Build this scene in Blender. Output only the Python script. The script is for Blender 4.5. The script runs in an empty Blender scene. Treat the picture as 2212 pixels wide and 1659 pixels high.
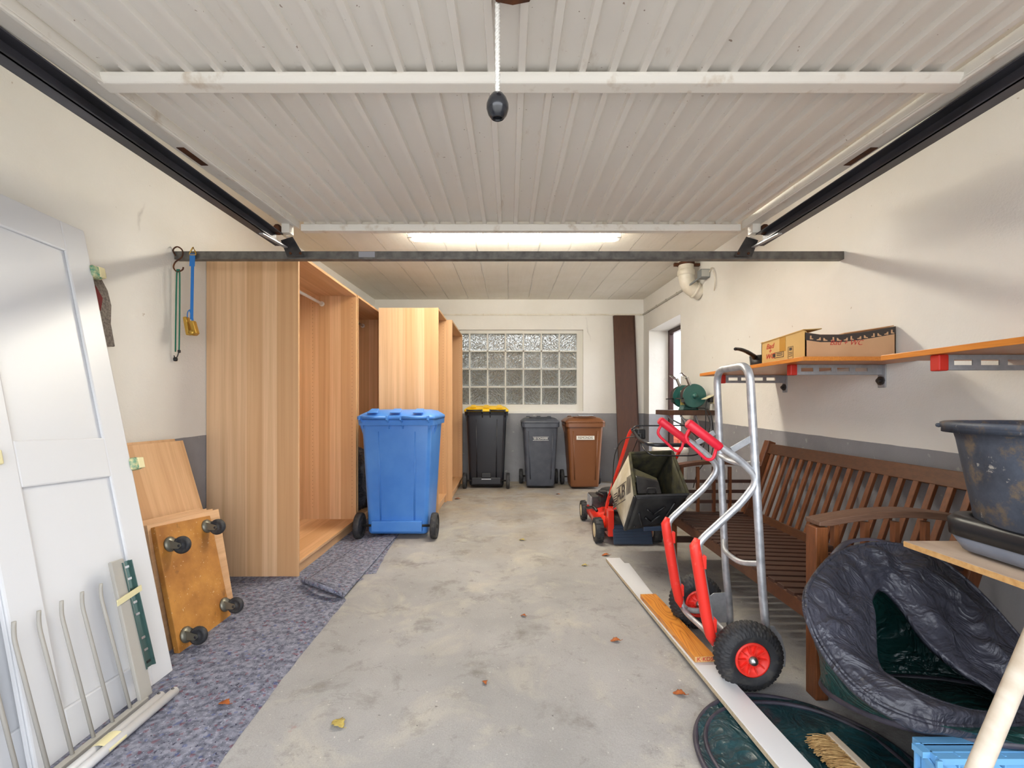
import bpy, bmesh, math, random
from mathutils import Vector, Matrix, noise, Euler
random.seed(7)
C = bpy.context.scene.collection
PI = math.pi
# ------------------------------------------------------------ camera, world, exposure
FPX, CX, CY, CH = 935.0, 1100.0, 875.0, 1.065      # focal length and vanishing point in pixels of 2212x1659, eye height
cam = bpy.data.cameras.new('camera'); camo = bpy.data.objects.new('camera', cam); C.objects.link(camo)
camo.location = (0, 0, CH); camo.rotation_euler = (PI/2, 0, 0)
cam.sensor_width = 36; cam.lens = FPX/2212*36; cam.clip_start = .05
cam.shift_x = (1106-CX)/2212; cam.shift_y = (CY-829.5)/2212
bpy.context.scene.camera = camo
sc = bpy.context.scene
sc.view_settings.view_transform = 'Standard'; sc.view_settings.look = 'None'
sc.view_settings.gamma = 1; sc.view_settings.use_curve_mapping = False
sc.view_settings.exposure = 1.28
w = bpy.data.worlds.new('world'); sc.world = w; w.use_nodes = True
WB = w.node_tree.nodes['Background']; WB.inputs[0].default_value = (.90, .94, 1.0, 1); WB.inputs[1].default_value = 2.2
LAMP = 30.0
# ------------------------------------------------------------ helpers
def P(px, py, y): return Vector(((px-CX)/FPX*y, y, CH-(py-CY)/FPX*y))
def F(px, py, z=0.0):
    y = FPX*(CH-z)/(py-CY); return Vector(((px-CX)/FPX*y, y, z))
def lin(r, g, b):
    f = lambda c: (c/255/12.92) if c/255 <= .04045 else ((c/255+.055)/1.055)**2.4
    return (f(r), f(g), f(b), 1)
class MB:
    def __init__(s, M=None): s.v = []; s.f = []; s.sm = []; s.M = M or Matrix()
    def add(s, vs, fs, smooth=False):
        n = len(s.v); s.v += [s.M @ Vector(v) for v in vs]
        for f in fs: s.f.append([i+n for i in f]); s.sm.append(smooth)
        return s
    def box(s, x0, x1, y0, y1, z0, z1):
        vs = [(x, y, z) for z in (z0, z1) for y in (y0, y1) for x in (x0, x1)]
        return s.add(vs, [(0,2,3,1), (4,5,7,6), (0,1,5,4), (2,6,7,3), (0,4,6,2), (1,3,7,5)])
    def beam(s, p0, p1, wd, th, up=(0,0,1)):
        p0 = Vector(p0); p1 = Vector(p1); d = (p1-p0).normalized(); u = Vector(up)
        r = d.cross(u).normalized(); u = r.cross(d).normalized()
        vs = [p+r*a*wd/2+u*b*th/2 for p in (p0, p1) for a, b in ((-1,-1), (1,-1), (1,1), (-1,1))]
        return s.add(vs, [(3,2,1,0), (4,5,6,7), (0,1,5,4), (1,2,6,5), (2,3,7,6), (3,0,4,7)])
    def tube(s, pts, r, n=10, closed=False, caps=True, flat=1.0):
        pts = [Vector(p) for p in pts]; m = len(pts); rings = []
        rs = r if isinstance(r, (list, tuple)) else [r]*m
        t0 = (pts[1]-pts[0]).normalized()
        a = t0.orthogonal().normalized()
        if abs(t0.z) < .9: a = (Vector((0,0,1))-t0*t0.z).normalized()
        for i in range(m):
            if closed: t = (pts[(i+1)%m]-pts[i-1]).normalized()
            else: t = (pts[min(i+1, m-1)]-pts[max(i-1, 0)]).normalized()
            a = (a-t*a.dot(t)).normalized(); b = t.cross(a)
            rings.append([pts[i]+(a*math.cos(2*PI*k/n)*flat+b*math.sin(2*PI*k/n))*rs[i] for k in range(n)])
        vs = [v for rr in rings for v in rr]; fs = []
        for i in range(m if closed else m-1):
            j = (i+1) % m
            for k in range(n): fs.append((i*n+k, i*n+(k+1)%n, j*n+(k+1)%n, j*n+k))
        s.add(vs, fs, True)
        if caps and not closed:
            q = len(s.v)-len(vs)
            s.f.append([q+k for k in reversed(range(n))]); s.sm.append(False)
            s.f.append([q+(m-1)*n+k for k in range(n)]); s.sm.append(False)
        return s
    def lathe(s, prof, c=(0,0,0), axis='z', n=32, smooth=True, caps=False):
        c = Vector(c); vs = []
        for r, h in prof:
            for k in range(n):
                a = 2*PI*k/n; p = (r*math.cos(a), r*math.sin(a), h)
                if axis == 'y': p = (p[0], p[2], -p[1])
                if axis == 'x': p = (p[2], p[0], p[1])
                vs.append(c+Vector(p))
        fs = [(i*n+k, i*n+(k+1)%n, (i+1)*n+(k+1)%n, (i+1)*n+k) for i in range(len(prof)-1) for k in range(n)]
        if caps: fs += [tuple(reversed(range(n))), tuple((len(prof)-1)*n+k for k in range(n))]
        return s.add(vs, fs, smooth)
    def prism(s, poly, d, closed=True):
        n = len(poly); d = Vector(d); vs = [Vector(p) for p in poly]+[Vector(p)+d for p in poly]
        fs = [tuple(reversed(range(n))), tuple(n+i for i in range(n))]+[(i, (i+1)%n, n+(i+1)%n, n+i) for i in range(n)]
        return s.add(vs, fs)
    def loft(s, secs, k=5, caps=(True, True), smooth=True):
        # secs: (z, width, depth, corner radius, cx, cy)
        rings = []
        for z, W, D, r, cx, cy in secs:
            ring = []
            for q, (sx, sy) in enumerate(((1,1), (-1,1), (-1,-1), (1,-1))):
                for i in range(k+1):
                    a = PI/2*q+PI/2*i/k
                    ring.append((cx+sx*(W/2-r)+r*math.cos(a), cy+sy*(D/2-r)+r*math.sin(a), z))
            rings.append(ring)
        n = len(rings[0]); vs = [v for r_ in rings for v in r_]
        fs = [(i*n+j, i*n+(j+1)%n, (i+1)*n+(j+1)%n, (i+1)*n+j) for i in range(len(rings)-1) for j in range(n)]
        s.add(vs, fs, smooth); q = len(s.v)-len(vs)
        if caps[0]: s.f.append([q+j for j in reversed(range(n))]); s.sm.append(False)
        if caps[1]: s.f.append([q+(len(rings)-1)*n+j for j in range(n)]); s.sm.append(False)
        return s
    def grid(s, rows, closed_u=False, smooth=True):
        m = len(rows); n = len(rows[0]); vs = [v for r in rows for v in r]
        fs = [(i*n+j, i*n+(j+1)%n, (i+1)*n+(j+1)%n, (i+1)*n+j) for i in range(m-1) for j in range(n if closed_u else n-1)]
        return s.add(vs, fs, smooth)
    def build(s, name, mat, parent=None, bevel=0, solid=0, origin=None):
        if parent is not None: o0 = ORG[parent.name]
        elif origin is not None: o0 = Vector(origin)
        else:
            xs = [v.x for v in s.v]; ys = [v.y for v in s.v]
            o0 = Vector(((min(xs)+max(xs))/2, (min(ys)+max(ys))/2, min(v.z for v in s.v)))
        me = bpy.data.meshes.new(name); me.from_pydata([v-o0 for v in s.v], [], s.f)
        for p, q in zip(me.polygons, s.sm): p.use_smooth = q
        bm = bmesh.new(); bm.from_mesh(me); bmesh.ops.recalc_face_normals(bm, faces=bm.faces); bm.to_mesh(me); bm.free()
        me.materials.append(mat); o = bpy.data.objects.new(name, me); C.objects.link(o)
        if parent is not None: o.parent = parent
        else: o.location = o0
        ORG[o.name] = o0
        if solid:
            m = o.modifiers.new('solid', 'SOLIDIFY'); m.thickness = solid; m.offset = 0
        if bevel:
            m = o.modifiers.new('bevel', 'BEVEL'); m.width = bevel; m.segments = 2; m.limit_method = 'ANGLE'; m.angle_limit = math.radians(40)
        return o
ORG = {}
def tag(o, label=None, cat=None, group=None, kind=None):
    if label: o['label'] = label
    if cat: o['category'] = cat
    if group: o['group'] = group
    if kind: o['kind'] = kind
    return o
def thing(name, label, cat, loc, group=None):
    o = bpy.data.objects.new(name, None); C.objects.link(o); o.location = loc; o.empty_display_size = .1
    ORG[o.name] = Vector(loc); return tag(o, label, cat, group)
def fil(pts, r=.03, n=5):
    pts = [Vector(p) for p in pts]; out = [pts[0]]
    for i in range(1, len(pts)-1):
        a, b, c = pts[i-1], pts[i], pts[i+1]
        d1 = min(r, (a-b).length*.48); d2 = min(r, (c-b).length*.48)
        p0 = b+(a-b).normalized()*d1; p2 = b+(c-b).normalized()*d2
        for k in range(n+1):
            t = k/n; out.append(p0*(1-t)**2+b*2*t*(1-t)+p2*t*t)
    return out+[pts[-1]]
def spline(pts, n=8, closed=True):
    pts = [Vector(p) for p in pts]; m = len(pts); out = []
    for i in range(m if closed else m-1):
        if closed: a, b, c, d = pts[i-1], pts[i], pts[(i+1)%m], pts[(i+2)%m]
        else: a, b, c, d = pts[max(i-1, 0)], pts[i], pts[i+1], pts[min(i+2, m-1)]
        for k in range(n):
            t = k/n
            out.append(.5*((2*b)+(c-a)*t+(2*a-5*b+4*c-d)*t*t+(3*b-a-3*c+d)*t**3))
    if not closed: out.append(pts[-1])
    return out
def text(s, size, M, mat, parent, name='lettering', shear=0, thick=0, sx=1):
    cu = bpy.data.curves.new('t', 'FONT'); cu.body = s; cu.size = size; cu.shear = shear; cu.offset = thick
    cu.align_x = 'CENTER'; cu.align_y = 'CENTER'; cu.extrude = .0004
    to = bpy.data.objects.new('t', cu); C.objects.link(to); bpy.context.view_layer.update()
    me = bpy.data.meshes.new_from_object(to.evaluated_get(bpy.context.evaluated_depsgraph_get()))
    C.objects.unlink(to); bpy.data.objects.remove(to)
    me.transform(M @ Matrix.Diagonal((sx, 1, 1, 1))); me.transform(Matrix.Translation(-ORG[parent.name])); me.name = name
    me.materials.clear(); me.materials.append(mat)
    o = bpy.data.objects.new(name, me); C.objects.link(o); o.parent = parent; ORG[o.name] = ORG[parent.name]; return o
# ------------------------------------------------------------ materials
class N:
    def __init__(s, name):
        s.m = bpy.data.materials.new(name); s.m.use_nodes = True; s.t = s.m.node_tree; s.b = s.t.nodes['Principled BSDF']
    def n(s, t, **k):
        nd = s.t.nodes.new(t)
        for a, b in k.items(): setattr(nd, a, b)
        return nd
    def l(s, a, b): s.t.links.new(a, b)
    def coord(s, scale=(1,1,1), kind='Object'):
        tc = s.n('ShaderNodeTexCoord'); mp = s.n('ShaderNodeMapping'); mp.inputs['Scale'].default_value = scale
        s.l(tc.outputs[kind], mp.inputs[0]); return mp.outputs[0]
    def pos(s): return s.n('ShaderNodeNewGeometry').outputs['Position']
    def noise(s, vec, scale, detail=4, rough=.55, dist=0):
        q = s.n('ShaderNodeTexNoise'); q.inputs['Scale'].default_value = scale; q.inputs['Detail'].default_value = detail
        q.inputs['Roughness'].default_value = rough; q.inputs['Distortion'].default_value = dist
        if vec is not None: s.l(vec, q.inputs['Vector'])
        return q.outputs[0]
    def ramp(s, f, stops):
        r = s.n('ShaderNodeValToRGB'); e = r.color_ramp.elements
        while len(e) < len(stops): e.new(.5)
        for i, (p, c) in enumerate(stops): e[i].position = p; e[i].color = c if isinstance(c, tuple) else (c, c, c, 1)
        s.l(f, r.inputs[0]); return r.outputs[0]
    def mix(s, f, a, b, bt='MIX'):
        m = s.n('ShaderNodeMix', data_type='RGBA', blend_type=bt)
        for i, v in ((0, f), (6, a), (7, b)):
            if hasattr(v, 'links'): s.l(v, m.inputs[i])
            else: m.inputs[i].default_value = v
        return m.outputs[2]
    def math(s, op, a, b=0.0):
        m = s.n('ShaderNodeMath', operation=op)
        for i, v in enumerate((a, b)):
            if hasattr(v, 'links'): s.l(v, m.inputs[i])
            else: m.inputs[i].default_value = v
        return m.outputs[0]
    def bump(s, h, strength=.3, dist=.01, prev=None):
        b = s.n('ShaderNodeBump'); b.inputs['Strength'].default_value = strength; b.inputs['Distance'].default_value = dist
        s.l(h, b.inputs['Height'])
        if prev is not None: s.l(prev, b.inputs['Normal'])
        s.l(b.outputs[0], s.b.inputs['Normal']); return b.outputs[0]
    def col(s, c):
        if hasattr(c, 'links'): s.l(c, s.b.inputs['Base Color'])
        else: s.b.inputs['Base Color'].default_value = c
    def set(s, **k):
        for a, b in k.items(): s.b.inputs[a.replace('_', ' ')].default_value = b
        return s
def mat(name, c, rough=.5, metal=0, c2=None, ns=8, lo=.35, hi=.7, bump=0, bs=60, bd=.002, stretch=(1,1,1), spec=None, detail=5, coat=0):
    m = N(name); v = m.coord(stretch)
    if c2: m.col(m.mix(m.ramp(m.noise(v, ns, detail), [(lo, 0.0), (hi, 1.0)]), c, c2))
    else: m.col(c)
    m.set(Roughness=rough, Metallic=metal)
    if spec is not None: m.b.inputs['Specular IOR Level'].default_value = spec
    if coat: m.b.inputs['Coat Weight'].default_value = coat
    if bump: m.bump(m.noise(v, bs, 4), bump, bd)
    return m.m
def wall_mat():
    m = N('painted_render'); p = m.pos(); sx = m.n('ShaderNodeSeparateXYZ'); m.l(p, sx.inputs[0])
    h = m.math('SUBTRACT', sx.outputs[2], m.math('MULTIPLY', sx.outputs[1], .0205))
    h = m.math('ADD', h, m.math('MULTIPLY', m.math('SUBTRACT', m.noise(p, 9, 3), .5), .006))
    band = m.math('LESS_THAN', h, .826)
    n1 = m.noise(p, 1.3, 5); n2 = m.noise(p, 26, 3)
    white = m.mix(m.ramp(n1, [(.3, 0.0), (.75, 1.0)]), lin(234, 232, 227), lin(221, 218, 211))
    spots = m.ramp(n2, [(.735, 0.0), (.77, 1.0)]); white = m.mix(m.math('MULTIPLY', spots, .45), white, lin(150, 125, 95))
    v = m.n('ShaderNodeTexVoronoi', feature='DISTANCE_TO_EDGE'); v.inputs['Scale'].default_value = .9; m.l(m.mix(.12, p, m.noise(p, 4, 4)), v.inputs['Vector'])
    scr = m.math('MULTIPLY', m.ramp(v.outputs[0], [(0.0, 1.0), (.008, 0.0)]), m.ramp(m.noise(p, 2.1, 5), [(.58, 0.0), (.68, .45)]))
    white = m.mix(scr, white, lin(150, 146, 140))
    grey = m.mix(m.ramp(m.noise(p, 3.2, 6), [(.3, 0.0), (.7, 1.0)]), lin(131, 131, 136), lin(150, 150, 154))
    grey = m.mix(m.ramp(m.noise(p, 17, 5), [(.66, 0.0), (.72, .6)]), grey, lin(190, 188, 184))
    m.col(m.mix(band, white, grey)); m.set(Roughness=.75)
    m.bump(m.noise(p, 120, 4), .35, .004, m.bump(m.noise(p, 14, 3), .25, .01)); return m.m
def floor_mat():
    m = N('concrete_floor'); p = m.pos()
    a = m.mix(m.ramp(m.noise(p, 1.1, 8, .62), [(.33, 0.0), (.68, 1.0)]), lin(172, 170, 168), lin(142, 140, 139))
    a = m.mix(m.ramp(m.noise(p, 2.7, 7, .65, .6), [(.52, 0.0), (.7, .6)]), a, lin(196, 189, 172))
    a = m.mix(m.ramp(m.noise(m.coord((1,1,1)), 3.9, 9, .7, .3), [(.54, 0.0), (.70, .85)]), a, lin(112, 107, 102))
    a = m.mix(m.ramp(m.noise(p, 11, 8, .75, .4), [(.58, 0.0), (.70, .7)]), a, lin(118, 114, 110))
    a = m.mix(m.ramp(m.noise(p, 210, 2), [(.35, .22), (.65, 0.0)]), a, lin(110, 108, 104))
    sx = m.n('ShaderNodeSeparateXYZ'); m.l(p, sx.inputs[0])
    far = m.ramp(m.math('MULTIPLY', m.math('ADD', sx.outputs[1], m.math('MULTIPLY', m.noise(p, 2, 6), 2.2)), .1), [(.38, 0.0), (.58, 1.0)])
    brown = m.mix(m.ramp(m.noise(p, 1.9, 8, .7), [(.4, 0.0), (.62, 1.0)]), lin(168, 152, 128), lin(122, 108, 90))
    a = m.mix(m.math('MULTIPLY', far, m.ramp(m.noise(p, 2.3, 7, .7, .5), [(.36, .1), (.62, .8)])), a, brown)
    a = m.mix(m.ramp(m.noise(p, 60, 3), [(.68, 0.0), (.74, .6)]), a, lin(215, 212, 206))
    a = m.mix(m.ramp(m.noise(p, 44, 3), [(.71, 0.0), (.75, .75)]), a, lin(80, 76, 74))
    a = m.mix(m.ramp(m.noise(p, 6, 5, .6), [(.7, 0.0), (.76, .45)]), a, lin(160, 92, 84))
    m.col(a); m.l(m.ramp(m.noise(p, 3, 5), [(.3, .62), (.7, .9)]), m.b.inputs['Roughness'])
    m.bump(m.noise(p, 90, 5), .3, .004, m.bump(m.noise(p, 7, 5), .25, .01)); return m.m
def ceil_mat():
    m = N('shuttered_concrete'); p = m.pos(); sx = m.n('ShaderNodeSeparateXYZ'); m.l(p, sx.inputs[0])
    a = m.mix(m.ramp(m.noise(p, 1.5, 6), [(.3, 0.0), (.7, 1.0)]), lin(243, 240, 232), lin(230, 225, 212))
    mp = m.n('ShaderNodeMapping'); mp.inputs['Rotation'].default_value = (0, 0, PI/2); m.l(p, mp.inputs[0])
    b = m.n('ShaderNodeTexBrick'); b.offset = .37; b.inputs['Scale'].default_value = 1; b.inputs['Brick Width'].default_value = 1.62; b.inputs['Row Height'].default_value = .27
    b.inputs['Mortar Size'].default_value = .006; b.inputs['Mortar Smooth'].default_value = .6; b.inputs['Color1'].default_value = (0,0,0,1); b.inputs['Color2'].default_value = (.12,.12,.12,1); b.inputs['Mortar'].default_value = (1,1,1,1)
    mx = m.mix(.02, mp.outputs[0], m.noise(p, 5, 3)); m.l(mx, b.inputs['Vector'])
    lines = m.math('MULTIPLY', b.outputs['Fac'], m.ramp(m.noise(p, 3.3, 6), [(.4, .1), (.6, 1.0)]))
    a = m.mix(m.math('MULTIPLY', lines, 1.0), a, lin(250, 247, 240))
    g = m.noise(m.coord((22, 1.2, 1)), 1.5, 4); a = m.mix(m.math('MULTIPLY', g, .18), a, lin(180, 170, 150))
    m.col(a); m.set(Roughness=.85); m.bump(lines, 1.0, .02, m.bump(m.noise(p, 50, 4), .3, .004, m.bump(g, .25, .004))); return m.m
def wood(name, cols, axis=0, width=.094, grain=(1,1,1), rough=.5, gs=1.0, seed=0, gcol=.45, stripe=True):
    m = N(name); tc = m.n('ShaderNodeTexCoord'); o = tc.outputs['Object']
    mp = m.n('ShaderNodeMapping'); mp.inputs['Scale'].default_value = grain; m.l(o, mp.inputs[0]); v = mp.outputs[0]
    if stripe:
        sx = m.n('ShaderNodeSeparateXYZ'); m.l(o, sx.inputs[0])
        k = m.math('FLOOR', m.math('ADD', m.math('MULTIPLY', sx.outputs[axis], 1/width), seed+.37))
        wn = m.n('ShaderNodeTexWhiteNoise', noise_dimensions='1D'); m.l(k, wn.inputs['W'])
        base = m.ramp(wn.outputs[0], [(0.0, cols[0]), (.5, cols[1]), (1.0, cols[2])])
    else: base = m.mix(m.ramp(m.noise(v, 2*gs, 4), [(.3, 0.0), (.7, 1.0)]), cols[0], cols[1])
    g = m.noise(v, 38*gs, 6, .6, .12)
    dark = m.mix(m.ramp(g, [(.35, 1.0), (.6, 0.0)]), base, cols[-1] if not stripe else (cols[2][0]*.82, cols[2][1]*.76, cols[2][2]*.7, 1))
    m.col(m.mix(gcol, base, dark)); m.set(Roughness=rough); m.bump(g, .12, .001); return m.m
OAK = [lin(230, 192, 152), lin(216, 174, 131), lin(198, 153, 108)]
M = {}
M['wall'] = wall_mat(); M['floor'] = floor_mat(); M['ceiling'] = ceil_mat()
M['oak_side'] = wood('oak_veneer_side', OAK, 0, .0935, (1, 1, .018))
M['oak_back'] = wood('oak_veneer_back', OAK, 1, .12, (1, 1, .018), seed=3)
M['oak_flat'] = wood('oak_veneer_flat', OAK, 0, .12, (1, .05, 1), seed=5)
M['oak_board'] = wood('oak_veneer_board', OAK, 1, .1, (1, 1, .05), seed=9)
M['oak_board_across'] = wood('oak_veneer_across', OAK, 2, .09, (1, .05, 1), seed=2)
M['chip'] = mat('chipboard_edge', lin(178, 140, 92), .8, c2=lin(120, 88, 52), ns=180)
M['steel_dark'] = mat('dark_steel', lin(66, 66, 70), .42, .75, lin(100, 96, 92), 14, bump=.2, bs=40)
M['rail_dark'] = mat('dark_rail_steel', lin(58, 58, 63), .4, .35, lin(82, 82, 90), 9, bump=.2, bs=30, stretch=(1, .4, 1))
M['bar_steel'] = mat('bar_steel', lin(122, 119, 114), .5, .5, lin(88, 85, 82), 20, bump=.25, bs=70)
M['rust'] = mat('rusty_iron', lin(70, 44, 32), .7, .4, lin(110, 66, 40), 30, bump=.3)
def door_paint():
    m = N('door_sheet_paint'); p = m.coord((1, .35, 1))
    a = m.mix(m.ramp(m.noise(p, 1.6, 5), [(.3, 0.0), (.7, 1.0)]), lin(231, 227, 220), lin(219, 214, 206))
    a = m.mix(m.ramp(m.noise(p, 9, 7, .7), [(.63, 0.0), (.75, .4)]), a, lin(160, 132, 100))
    a = m.mix(m.ramp(m.noise(m.coord(), 55, 2), [(.73, 0.0), (.76, .7)]), a, lin(110, 74, 44))
    m.col(a); m.set(Roughness=.5); return m.m
M['door_paint'] = door_paint()
M['door_frame_paint'] = mat('door_frame_paint', lin(228, 223, 214), .45, 0, lin(180, 160, 134), 12, .6, .8, bump=.08)
M['white_paint'] = mat('white_satin_paint', lin(216, 217, 220), .34)
M['white_plastic'] = mat('white_plastic', lin(232, 230, 224), .35)
M['pvc'] = mat('cream_pvc_pipe', lin(226, 221, 208), .4, c2=lin(206, 198, 180), ns=10)
M['grey_plastic'] = mat('grey_plastic', lin(120, 124, 126), .5)
M['black_plastic'] = mat('black_plastic', lin(26, 26, 28), .42)
M['rubber'] = mat('black_rubber', lin(40, 40, 43), .65, c2=lin(78, 74, 68), ns=30, lo=.5, hi=.8)
M['black_satin'] = mat('black_satin_metal', lin(34, 36, 42), .25, coat=.3)
M['bolt'] = mat('bolt_steel', lin(190, 190, 190), .3, 1)
M['alu'] = mat('brushed_aluminium', lin(206, 208, 212), .4, .6, lin(165, 168, 174), 25, bump=.06, bs=90)
M['galv'] = mat('galvanised_steel', lin(158, 161, 165), .45, .4, lin(176, 178, 182), 40)
M['red_plastic'] = mat('red_plastic', lin(214, 26, 52), .42)
M['red_skid'] = mat('orange_red_skid', lin(232, 50, 38), .5, c2=lin(238, 108, 90), ns=40, lo=.6, hi=.8)
M['red_paint'] = mat('red_enamel', lin(226, 44, 22), .28, coat=.4)
M['felt'] = None
def felt():
    m = N('recycled_fleece'); p = m.pos()
    a = m.mix(m.ramp(m.noise(p, 45, 4), [(.35, 0.0), (.65, 1.0)]), lin(90, 92, 106), lin(144, 146, 160))
    a = m.mix(m.ramp(m.noise(p, 130, 3), [(.6, 0.0), (.7, .9)]), a, lin(168, 168, 186))
    a = m.mix(m.ramp(m.noise(p, 95, 3), [(.63, 0.0), (.7, .9)]), a, lin(36, 34, 54))
    vv = m.n('ShaderNodeTexVoronoi'); vv.inputs['Scale'].default_value = 95; m.l(p, vv.inputs['Vector'])
    sep = m.n('ShaderNodeSeparateColor'); m.l(vv.outputs['Color'], sep.inputs[0])
    a = m.mix(m.math('MULTIPLY', m.math('GREATER_THAN', sep.outputs[0], .955), .5), a, lin(120, 60, 70))
    a = m.mix(m.math('MULTIPLY', m.math('GREATER_THAN', sep.outputs[1], .97), .4), a, lin(60, 80, 140))
    m.col(a); m.set(Roughness=.95); m.b.inputs['Specular IOR Level'].default_value = .1
    m.bump(m.noise(p, 80, 4), .8, .006, m.bump(m.noise(p, 9, 3), .5, .02)); return m.m
M['felt'] = felt()
M['bench'] = wood('oiled_hardwood', [lin(102, 62, 35), lin(80, 46, 26), lin(54, 30, 17)], grain=(6, 1, 1), rough=.45, gs=.8, stripe=False)
M['bench_up'] = wood('oiled_hardwood_upright', [lin(130, 76, 40), lin(98, 54, 27), lin(60, 32, 17)], grain=(5, 5, .5), rough=.42, gs=.7, stripe=False)
M['bench_seat'] = wood('worn_hardwood_seat', [lin(80, 50, 36), lin(62, 38, 28), lin(44, 28, 20)], grain=(.6, 6, 6), rough=.55, gs=.8, stripe=False)
M['bench_grey'] = wood('weathered_hardwood', [lin(118, 86, 66), lin(92, 64, 48), lin(66, 44, 32)], grain=(.6, 6, 6), rough=.6, gs=.7, stripe=False)
M['dark_plank'] = wood('dark_stained_plank', [lin(82, 50, 32), lin(66, 38, 24), lin(44, 24, 16)], grain=(6, 6, .4), rough=.5, gs=.6, stripe=False)
M['orange_board'] = wood('varnished_orange_board', [lin(222, 142, 58), lin(206, 124, 44), lin(176, 96, 30)], grain=(6, .5, 6), rough=.35, gs=.6, stripe=False)
def cathedral():
    m = N('varnished_softwood_grain'); v = m.coord((14, 1.9, 14)); q = m.noise(v, 1, 1.5, .4, .4)
    k = m.math('FRACT', m.math('MULTIPLY', q, 17.0))
    m.col(m.ramp(k, [(.0, lin(172, 96, 30)), (.16, lin(206, 128, 46)), (.55, lin(222, 150, 64)), (.92, lin(214, 140, 56)), (1.0, lin(172, 96, 30))])); m.set(Roughness=.35); return m.m
M['grain_block'] = cathedral()
M['end_grain'] = mat('pale_end_grain', lin(214, 170, 112), .7, c2=lin(190, 142, 84), ns=60)
M['cardboard'] = mat('brown_cardboard', lin(210, 168, 128), .8, c2=lin(200, 158, 118), ns=5)
M['cardboard_y'] = mat('yellowish_cardboard', lin(206, 170, 106), .8, c2=lin(196, 160, 98), ns=5)
M['pale_edge'] = mat('pale_chipboard_edge', lin(204, 190, 164), .8, c2=lin(176, 156, 124), ns=120)
M['tape'] = mat('packing_tape', lin(190, 142, 66), .2)
M['mask_tape'] = mat('masking_tape', lin(226, 216, 170), .6)
M['red_ink'] = mat('red_marker_ink', lin(190, 40, 34), .6); M['black_ink'] = mat('dark_print', lin(62, 54, 50), .7)
M['white_print'] = mat('white_print', lin(232, 232, 230), .5); M['label_white'] = mat('white_label', lin(225, 222, 214), .5)
M['ply'] = mat('worn_plywood_top', lin(196, 176, 156), .7, c2=lin(158, 134, 118), ns=7, stretch=(1, .4, 1))
M['blue_bin'] = mat('blue_hdpe', lin(62, 124, 206), .38, c2=lin(84, 144, 218), ns=3, bump=.08, bs=6, bd=.01)
M['black_bin'] = mat('black_hdpe', lin(30, 30, 36), .33)
M['grey_bin'] = mat('anthracite_hdpe', lin(62, 66, 76), .42, c2=lin(74, 78, 88), ns=10)
M['brown_bin'] = mat('brown_hdpe', lin(122, 76, 44), .38)
M['yellow'] = mat('yellow_lid_plastic', lin(246, 200, 18), .35)
M['green_mach'] = mat('green_enamel', lin(38, 92, 86), .3, coat=.2)
M['green_cord'] = mat('green_elastic', lin(24, 112, 88), .7); M['blue_strap'] = mat('blue_webbing', lin(40, 118, 196), .7)
M['brass'] = mat('yellow_zinc', lin(190, 152, 70), .35, .8)
M['foam_green'] = mat('green_tape_lump', lin(60, 140, 118), .5, c2=lin(226, 214, 160), ns=60)
M['teal_metal'] = mat('greenish_zinc_strip', lin(88, 112, 108), .3, .7)
M['beige_metal'] = mat('beige_lacquered_metal', lin(168, 164, 156), .4)
M['osb'] = mat('stained_dolly_board', lin(188, 128, 52), .65, c2=lin(146, 92, 32), ns=5, bump=.1)
def dolly_mat():
    m = N('stained_dolly_board'); v = m.coord()
    a = m.mix(m.ramp(m.noise(v, 6, 6, .6), [(.35, 0.0), (.65, 1.0)]), lin(196, 136, 60), lin(154, 98, 36))
    a = m.mix(m.ramp(m.noise(v, 110, 3), [(.68, 0.0), (.72, .8)]), a, lin(226, 206, 170))
    a = m.mix(m.ramp(m.noise(v, 9, 6, .7), [(.64, 0.0), (.72, .7)]), a, lin(86, 60, 34))
    m.col(a); m.set(Roughness=.6); return m.m
M['osb'] = dolly_mat(); M['fork'] = mat('dull_zinc', lin(120, 118, 106), .4, .6)
def tub_mat():
    m = N('dirty_tub_plastic'); v = m.coord(); a = m.mix(m.ramp(m.noise(v, 6, 8, .7), [(.35, 0.0), (.7, 1.0)]), lin(50, 56, 68), lin(84, 92, 106))
    s_ = m.n('ShaderNodeSeparateXYZ'); m.l(v, s_.inputs[0])
    a = m.mix(m.ramp(m.noise(v, 9, 8, .75), [(.52, 0.0), (.62, .9)]), a, lin(116, 100, 80))
    a = m.mix(m.ramp(m.noise(v, 16, 8, .7), [(.62, 0.0), (.66, .8)]), a, lin(176, 172, 164))
    m.col(a); m.set(Roughness=.5); m.bump(m.noise(v, 30, 5), .2, .004); return m.m
M['tub'] = tub_mat()
def nylon(name, c, c2, dust, rough, sc_=14, bs=.5):
    m = N(name); v = m.coord(); a = m.mix(m.ramp(m.noise(v, 5, 5), [(.35, 0.0), (.65, 1.0)]), c, c2)
    a = m.mix(m.ramp(m.noise(v, 12, 9, .75, .5), [(.58, 0.0), (.74, .35)]), a, dust)
    m.col(a); m.set(Roughness=rough)
    r1 = m.ramp(m.noise(v, sc_, 3, .5, 1.2), [(.0, 0.0), (.5, 1.0), (1.0, 0.0)])
    m.bump(m.noise(v, sc_*3.2, 4, .6, .8), bs*.7, .008, m.bump(r1, bs, .03)); return m.m
M['nylon'] = nylon('black_nylon_lining', lin(42, 43, 52), lin(58, 59, 70), lin(120, 118, 120), .42, 12, .55)
M['tarp'] = nylon('dark_green_tarp', lin(16, 52, 52), lin(26, 70, 66), lin(84, 110, 84), .3, 10, .6)
M['tarp_flat'] = nylon('dark_teal_tarp', lin(20, 52, 60), lin(32, 66, 72), lin(96, 108, 96), .3, 8, .6)
M['binding'] = mat('black_binding', lin(44, 42, 52), .5, c2=lin(74, 70, 84), ns=14)
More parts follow.
